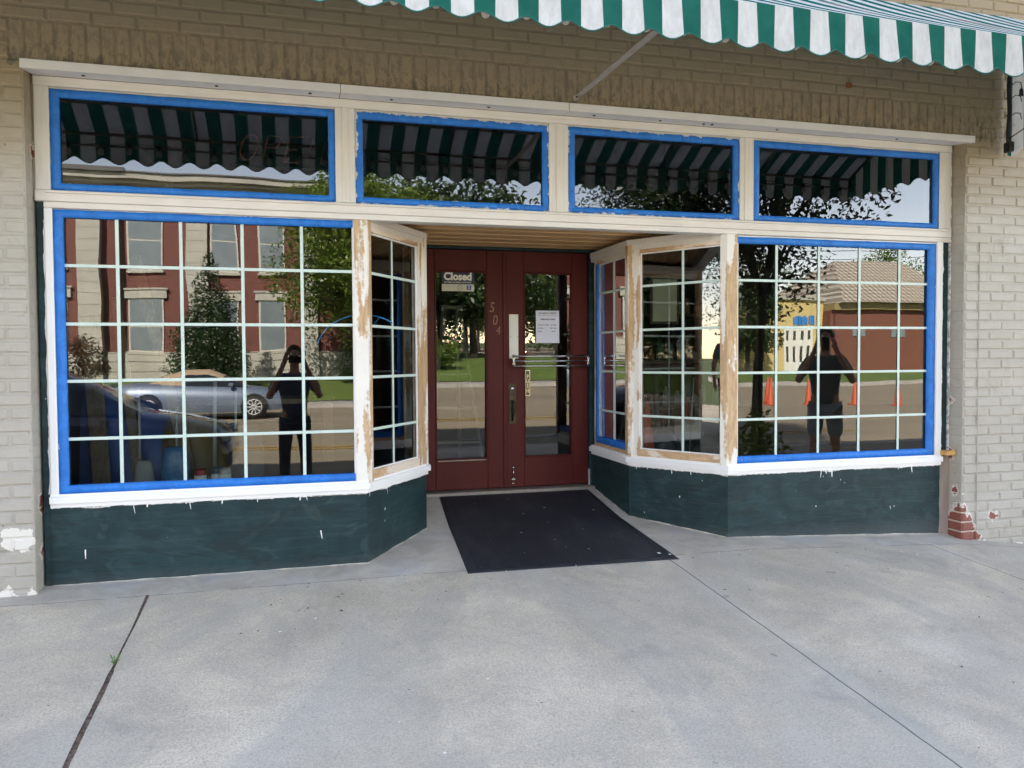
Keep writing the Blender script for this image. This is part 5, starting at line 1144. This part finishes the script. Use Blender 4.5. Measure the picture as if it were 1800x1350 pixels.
for i, (x, c, lab) in enumerate(((-.56, (.35, .04, .03), 'red paint tin inside the left window'), (-.47, (.10, .12, .16), 'dark blue paint tin inside the left window'), (-.42, (.4, .4, .38), 'pale paint tin inside the left window'))):
    t = thing('paint_tin', (x, .50+.05*(i % 2), .42), lab, 'paint tin'); b = MB(); b.lathe((x, .50+.05*(i % 2), .42), [(0, 0), (.036, 0), (.036, .13), (.033, .135), (.033, .128), (0, .128)], 16); b.build('tin_body', simple('tin_%s' % lab.split()[0], c, .4), t)
    b = MB(); b.lathe((x, .50+.05*(i % 2), .42), [(.0365, .035), (.0365, .10)], 16); b.build('tin_label', white, t)
t = thing('work_bench', (-.6, 2.2, .16), 'rough timber workbench standing behind the left display', 'workbench'); b = MB(); b.box(-1.25, .3, 1.9, 2.5, .86, .90, bev=.003); b.build('bench_top', PINE, t)
for x in (-1.2, .25):
    for y in (1.95, 2.45): b = MB(); b.box(x-.035, x+.035, y-.035, y+.035, .158, .859, bev=.003); b.build('leg', PINE, t)
# pale stepladder behind the left door
t = thing('stepladder', (1.3, 2.5, .16), 'pale aluminium stepladder open behind the left door', 'stepladder'); ALU = simple('pale_aluminium', (.28, .28, .27), .4, metal=.2)
for nm, y0, y1, x0 in (('front_rails', 2.25, 2.6, 0), ('rear_rails', 3.05, 2.64, .06)):
    b = MB(); b.tube([(1.12+x0, y0, .16), (1.30+x0*.5, y1, 1.65)], .016, 6); b.tube([(1.60-x0, y0, .16), (1.46-x0*.5, y1, 1.65)], .016, 6); b.build(nm, ALU, t)
for k in range(4): f = (k+1)/5; b = MB(); b.box(1.12+.18*f, 1.60-.14*f, 2.25+.35*f-.03, 2.25+.35*f+.03, .16+1.49*f, .185+1.49*f, bev=.003); b.build('step', ALU, t)
b = MB(); b.box(1.28, 1.48, 2.57, 2.70, 1.652, 1.69, bev=.004); b.build('top_cap', ORNG if False else ALU, t)
# right display: cones, flag, machine, crate, framed picture, shelf of jars
for i, (x, y, lab) in enumerate(((2.60, 1.05, 'orange cone inside the right bay, nearer the door'), (2.66, 1.30, 'orange cone tucked behind another inside the right bay'))):
    c = copy_tree(c0); c.location = (x, y, .422); c.scale = (.5, .5, .5); c['label'] = lab; c['group'] = 'orange cones inside the shop'
t = thing('small_flag', (2.95, 1.0, .42), 'small striped flag on a stick in the right bay', 'flag'); b = MB(); b.tube([(2.93, 1.0, .42), (2.97, 1.0, 1.05)], .005, 6); b.build('flag_pole', ALU, t)
b = MB()
for k in range(7): b.box(2.900+.004*k, 2.905+.004*k+.006, .992, .996, .72-.004*k, 1.0-.01*k, mi=k % 2)
b.build('flag_cloth', [simple('flag_red', (.45, .04, .05), .8), white], t); b = MB(); b.box(2.898, 2.93, .985, .991, .90, 1.01); b.build('flag_canton', navy, t)
t = thing('floor_machine', (2.85, 1.2, .42), 'black wheeled machine with a grey control box in the right bay', 'machine'); b = MB(); b.lathe((2.78, 1.15, .50), [(.0, -.07), (.11, -.06), (.13, 0), (.10, .08), (.05, .14), (0, .15)], 18); b.tube([(2.78, 1.15, .6), (2.72, 1.15, .8), (2.74, 1.15, 1.1)], .03, 8); b.build('motor_housing', BLACK, t)
b = MB(); b.box(2.90, 3.06, 1.05, 1.2, .56, .72, bev=.01); b.build('control_box', simple('grey_enamel', (.35, .36, .36), .4), t)
for s in (-.08, .08): b = MB(); b.lathe((2.98+s, 1.1, .47), [(.0, -.02), (.045, -.018), (.045, .018), (0, .02)], 14, 'y'); b.build('wheel', BLACK, t)
t = thing('storage_shelf', (3.5, 2.6, .16), 'dim wooden shelf of jars behind the right window', 'shelf')
for z in (.7, 1.15, 1.6, 2.05): b = MB(); b.box(2.95, 4.45, 2.5, 2.85, z, z+.03, bev=.003); b.build('shelf_board', DFLOOR, t)
for x in (2.93, 4.45): b = MB(); b.box(x, x+.03, 2.5, 2.85, .158, 2.2, bev=.003); b.build('upright', DFLOOR, t)
rnd = random.Random(4); pal = [simple('jar_%s' % n_, c, .3) for n_, c in (('green', (.04, .12, .07)), ('amber', (.25, .12, .03)), ('grey', (.2, .2, .2)), ('clear', (.35, .4, .38)))]
for z in (.73, 1.18, 1.63):
    x = 3.02
    while x < 4.4:
        r = rnd.uniform(.03, .05); h = rnd.uniform(.10, .24); k = rnd.randrange(4); b = MB(); b.lathe((x, 2.62, z+.001), [(0, 0), (r, 0), (r, h*.7), (r*.5, h*.85), (r*.5, h), (0, h)], 12)
        loose('jar', b, pal[k], '%s jar standing on the dim shelf behind the right window' % ('green', 'amber', 'grey', 'clear')[k], 'jar', 'jars on the shop shelf'); x += r*2+rnd.uniform(.01, .08)
t = thing('framed_menu', (3.15, 1.9, 1.75), 'framed sheet hanging in the dark behind the right window', 'picture frame'); b = MB(); b.box(3.02, 3.30, 1.9, 1.915, 1.50, 1.92, bev=.003); b.build('frame', DFLOOR, t); b = MB(); b.box(3.045, 3.275, 1.894, 1.899, 1.525, 1.895); b.build('sheet', card, t)
b = MB(); b.tube([(3.16, 1.91, 1.92), (3.16, 1.91, 3.19)], .003, 4); b.build('cord', BLACK, t)

# ------------------------------------------------------------------ litter and weed on the sidewalk
rnd = random.Random(11); lf = MB()
def bit(x, y, s, asp, dz=.003):
    a_ = rnd.uniform(0, 6.28); n_ = 6; base = len(lf.v); z = slabz(x, y)
    for k in range(n_):
        t_ = 6.283*k/n_; u_, v_ = math.cos(t_)*s*rnd.uniform(.7, 1.2), math.sin(t_)*s*asp; lf.v.append(Vector((x+u_*math.cos(a_)-v_*math.sin(a_), y+u_*math.sin(a_)+v_*math.cos(a_), z+dz+rnd.uniform(0, s*.35))))
    lf.f.append(tuple(range(base, base+n_))); lf.m.append(0); lf.smooth.append(False)
for _ in range(26): bit(rnd.uniform(-.3, .8), rnd.uniform(-.75, -.1), rnd.uniform(.004, .011), rnd.uniform(.25, .7))
for _ in range(34): bit(rnd.uniform(2.2, 4.6), rnd.uniform(-2.0, -.2), rnd.uniform(.004, .012), rnd.uniform(.15, .5))
for _ in range(40): bit(rnd.uniform(-2, 4), rnd.uniform(-2.7, -.2), rnd.uniform(.003, .008), rnd.uniform(.2, .7))
tag(lf.build('leaf_litter', simple('dead_leaf', (.055, .04, .03), .9, (.10, .06, .035), 30)), 'dry leaf bits and grit scattered over the sidewalk', 'leaf litter', kind='stuff')
lf = MB()
for _ in range(30): bit(rnd.uniform(-1.3, 4.6), rnd.uniform(-.5, .05), rnd.uniform(.003, .008), rnd.uniform(.5, .9))
for _ in range(14): bit(rnd.uniform(-1.3, 4.6), rnd.uniform(-2.6, -.5), rnd.uniform(.003, .009), rnd.uniform(.4, .9))
tag(lf.build('paint_chips', white), 'white paint chips fallen on the sidewalk below the sills', 'paint chips', kind='stuff')
t = thing('weed', (-.76, -.92, slabz(-.76, -.92)), 'tiny green weed sprouting from the joint in the sidewalk', 'weed'); b = MB(); b2 = MB()
for k in range(15):
    a_ = k*2.4; l_ = rnd.uniform(.018, .045); c = Vector((-.757, -.92+rnd.uniform(-.015, .015), slabz(-.76, -.92)-.002)); d = Vector((math.cos(a_)*.8, math.sin(a_)*.8, .8)); e_ = c+d*l_; s = Vector((-math.sin(a_), math.cos(a_), 0))*.0035
    b2.tube([c, c+d*l_*.5], .0008, 4); b.v += [c+d*l_*.4-s*.4, c+d*l_*.8-s, e_, c+d*l_*.8+s]; q = len(b.v)-4; b.f.append((q, q+1, q+2, q+3)); b.m.append(0); b.smooth.append(False)
b.build('leaves', simple('weed_green', (.10, .22, .05), .7), t); b2.build('stems', bpy.data.materials['weed_green'], t)
lf = MB()
for _ in range(420):
    y = rnd.uniform(-2.7, -.2); bit(-.755+rnd.gauss(0, .0055), y, rnd.uniform(.0015, .0045), rnd.uniform(.3, .9), -.004+rnd.uniform(0, .004))
tag(lf.build('joint_debris', [JOINT]), 'brown leaf crumbs packed in the sidewalk joint', 'leaf litter', kind='stuff')
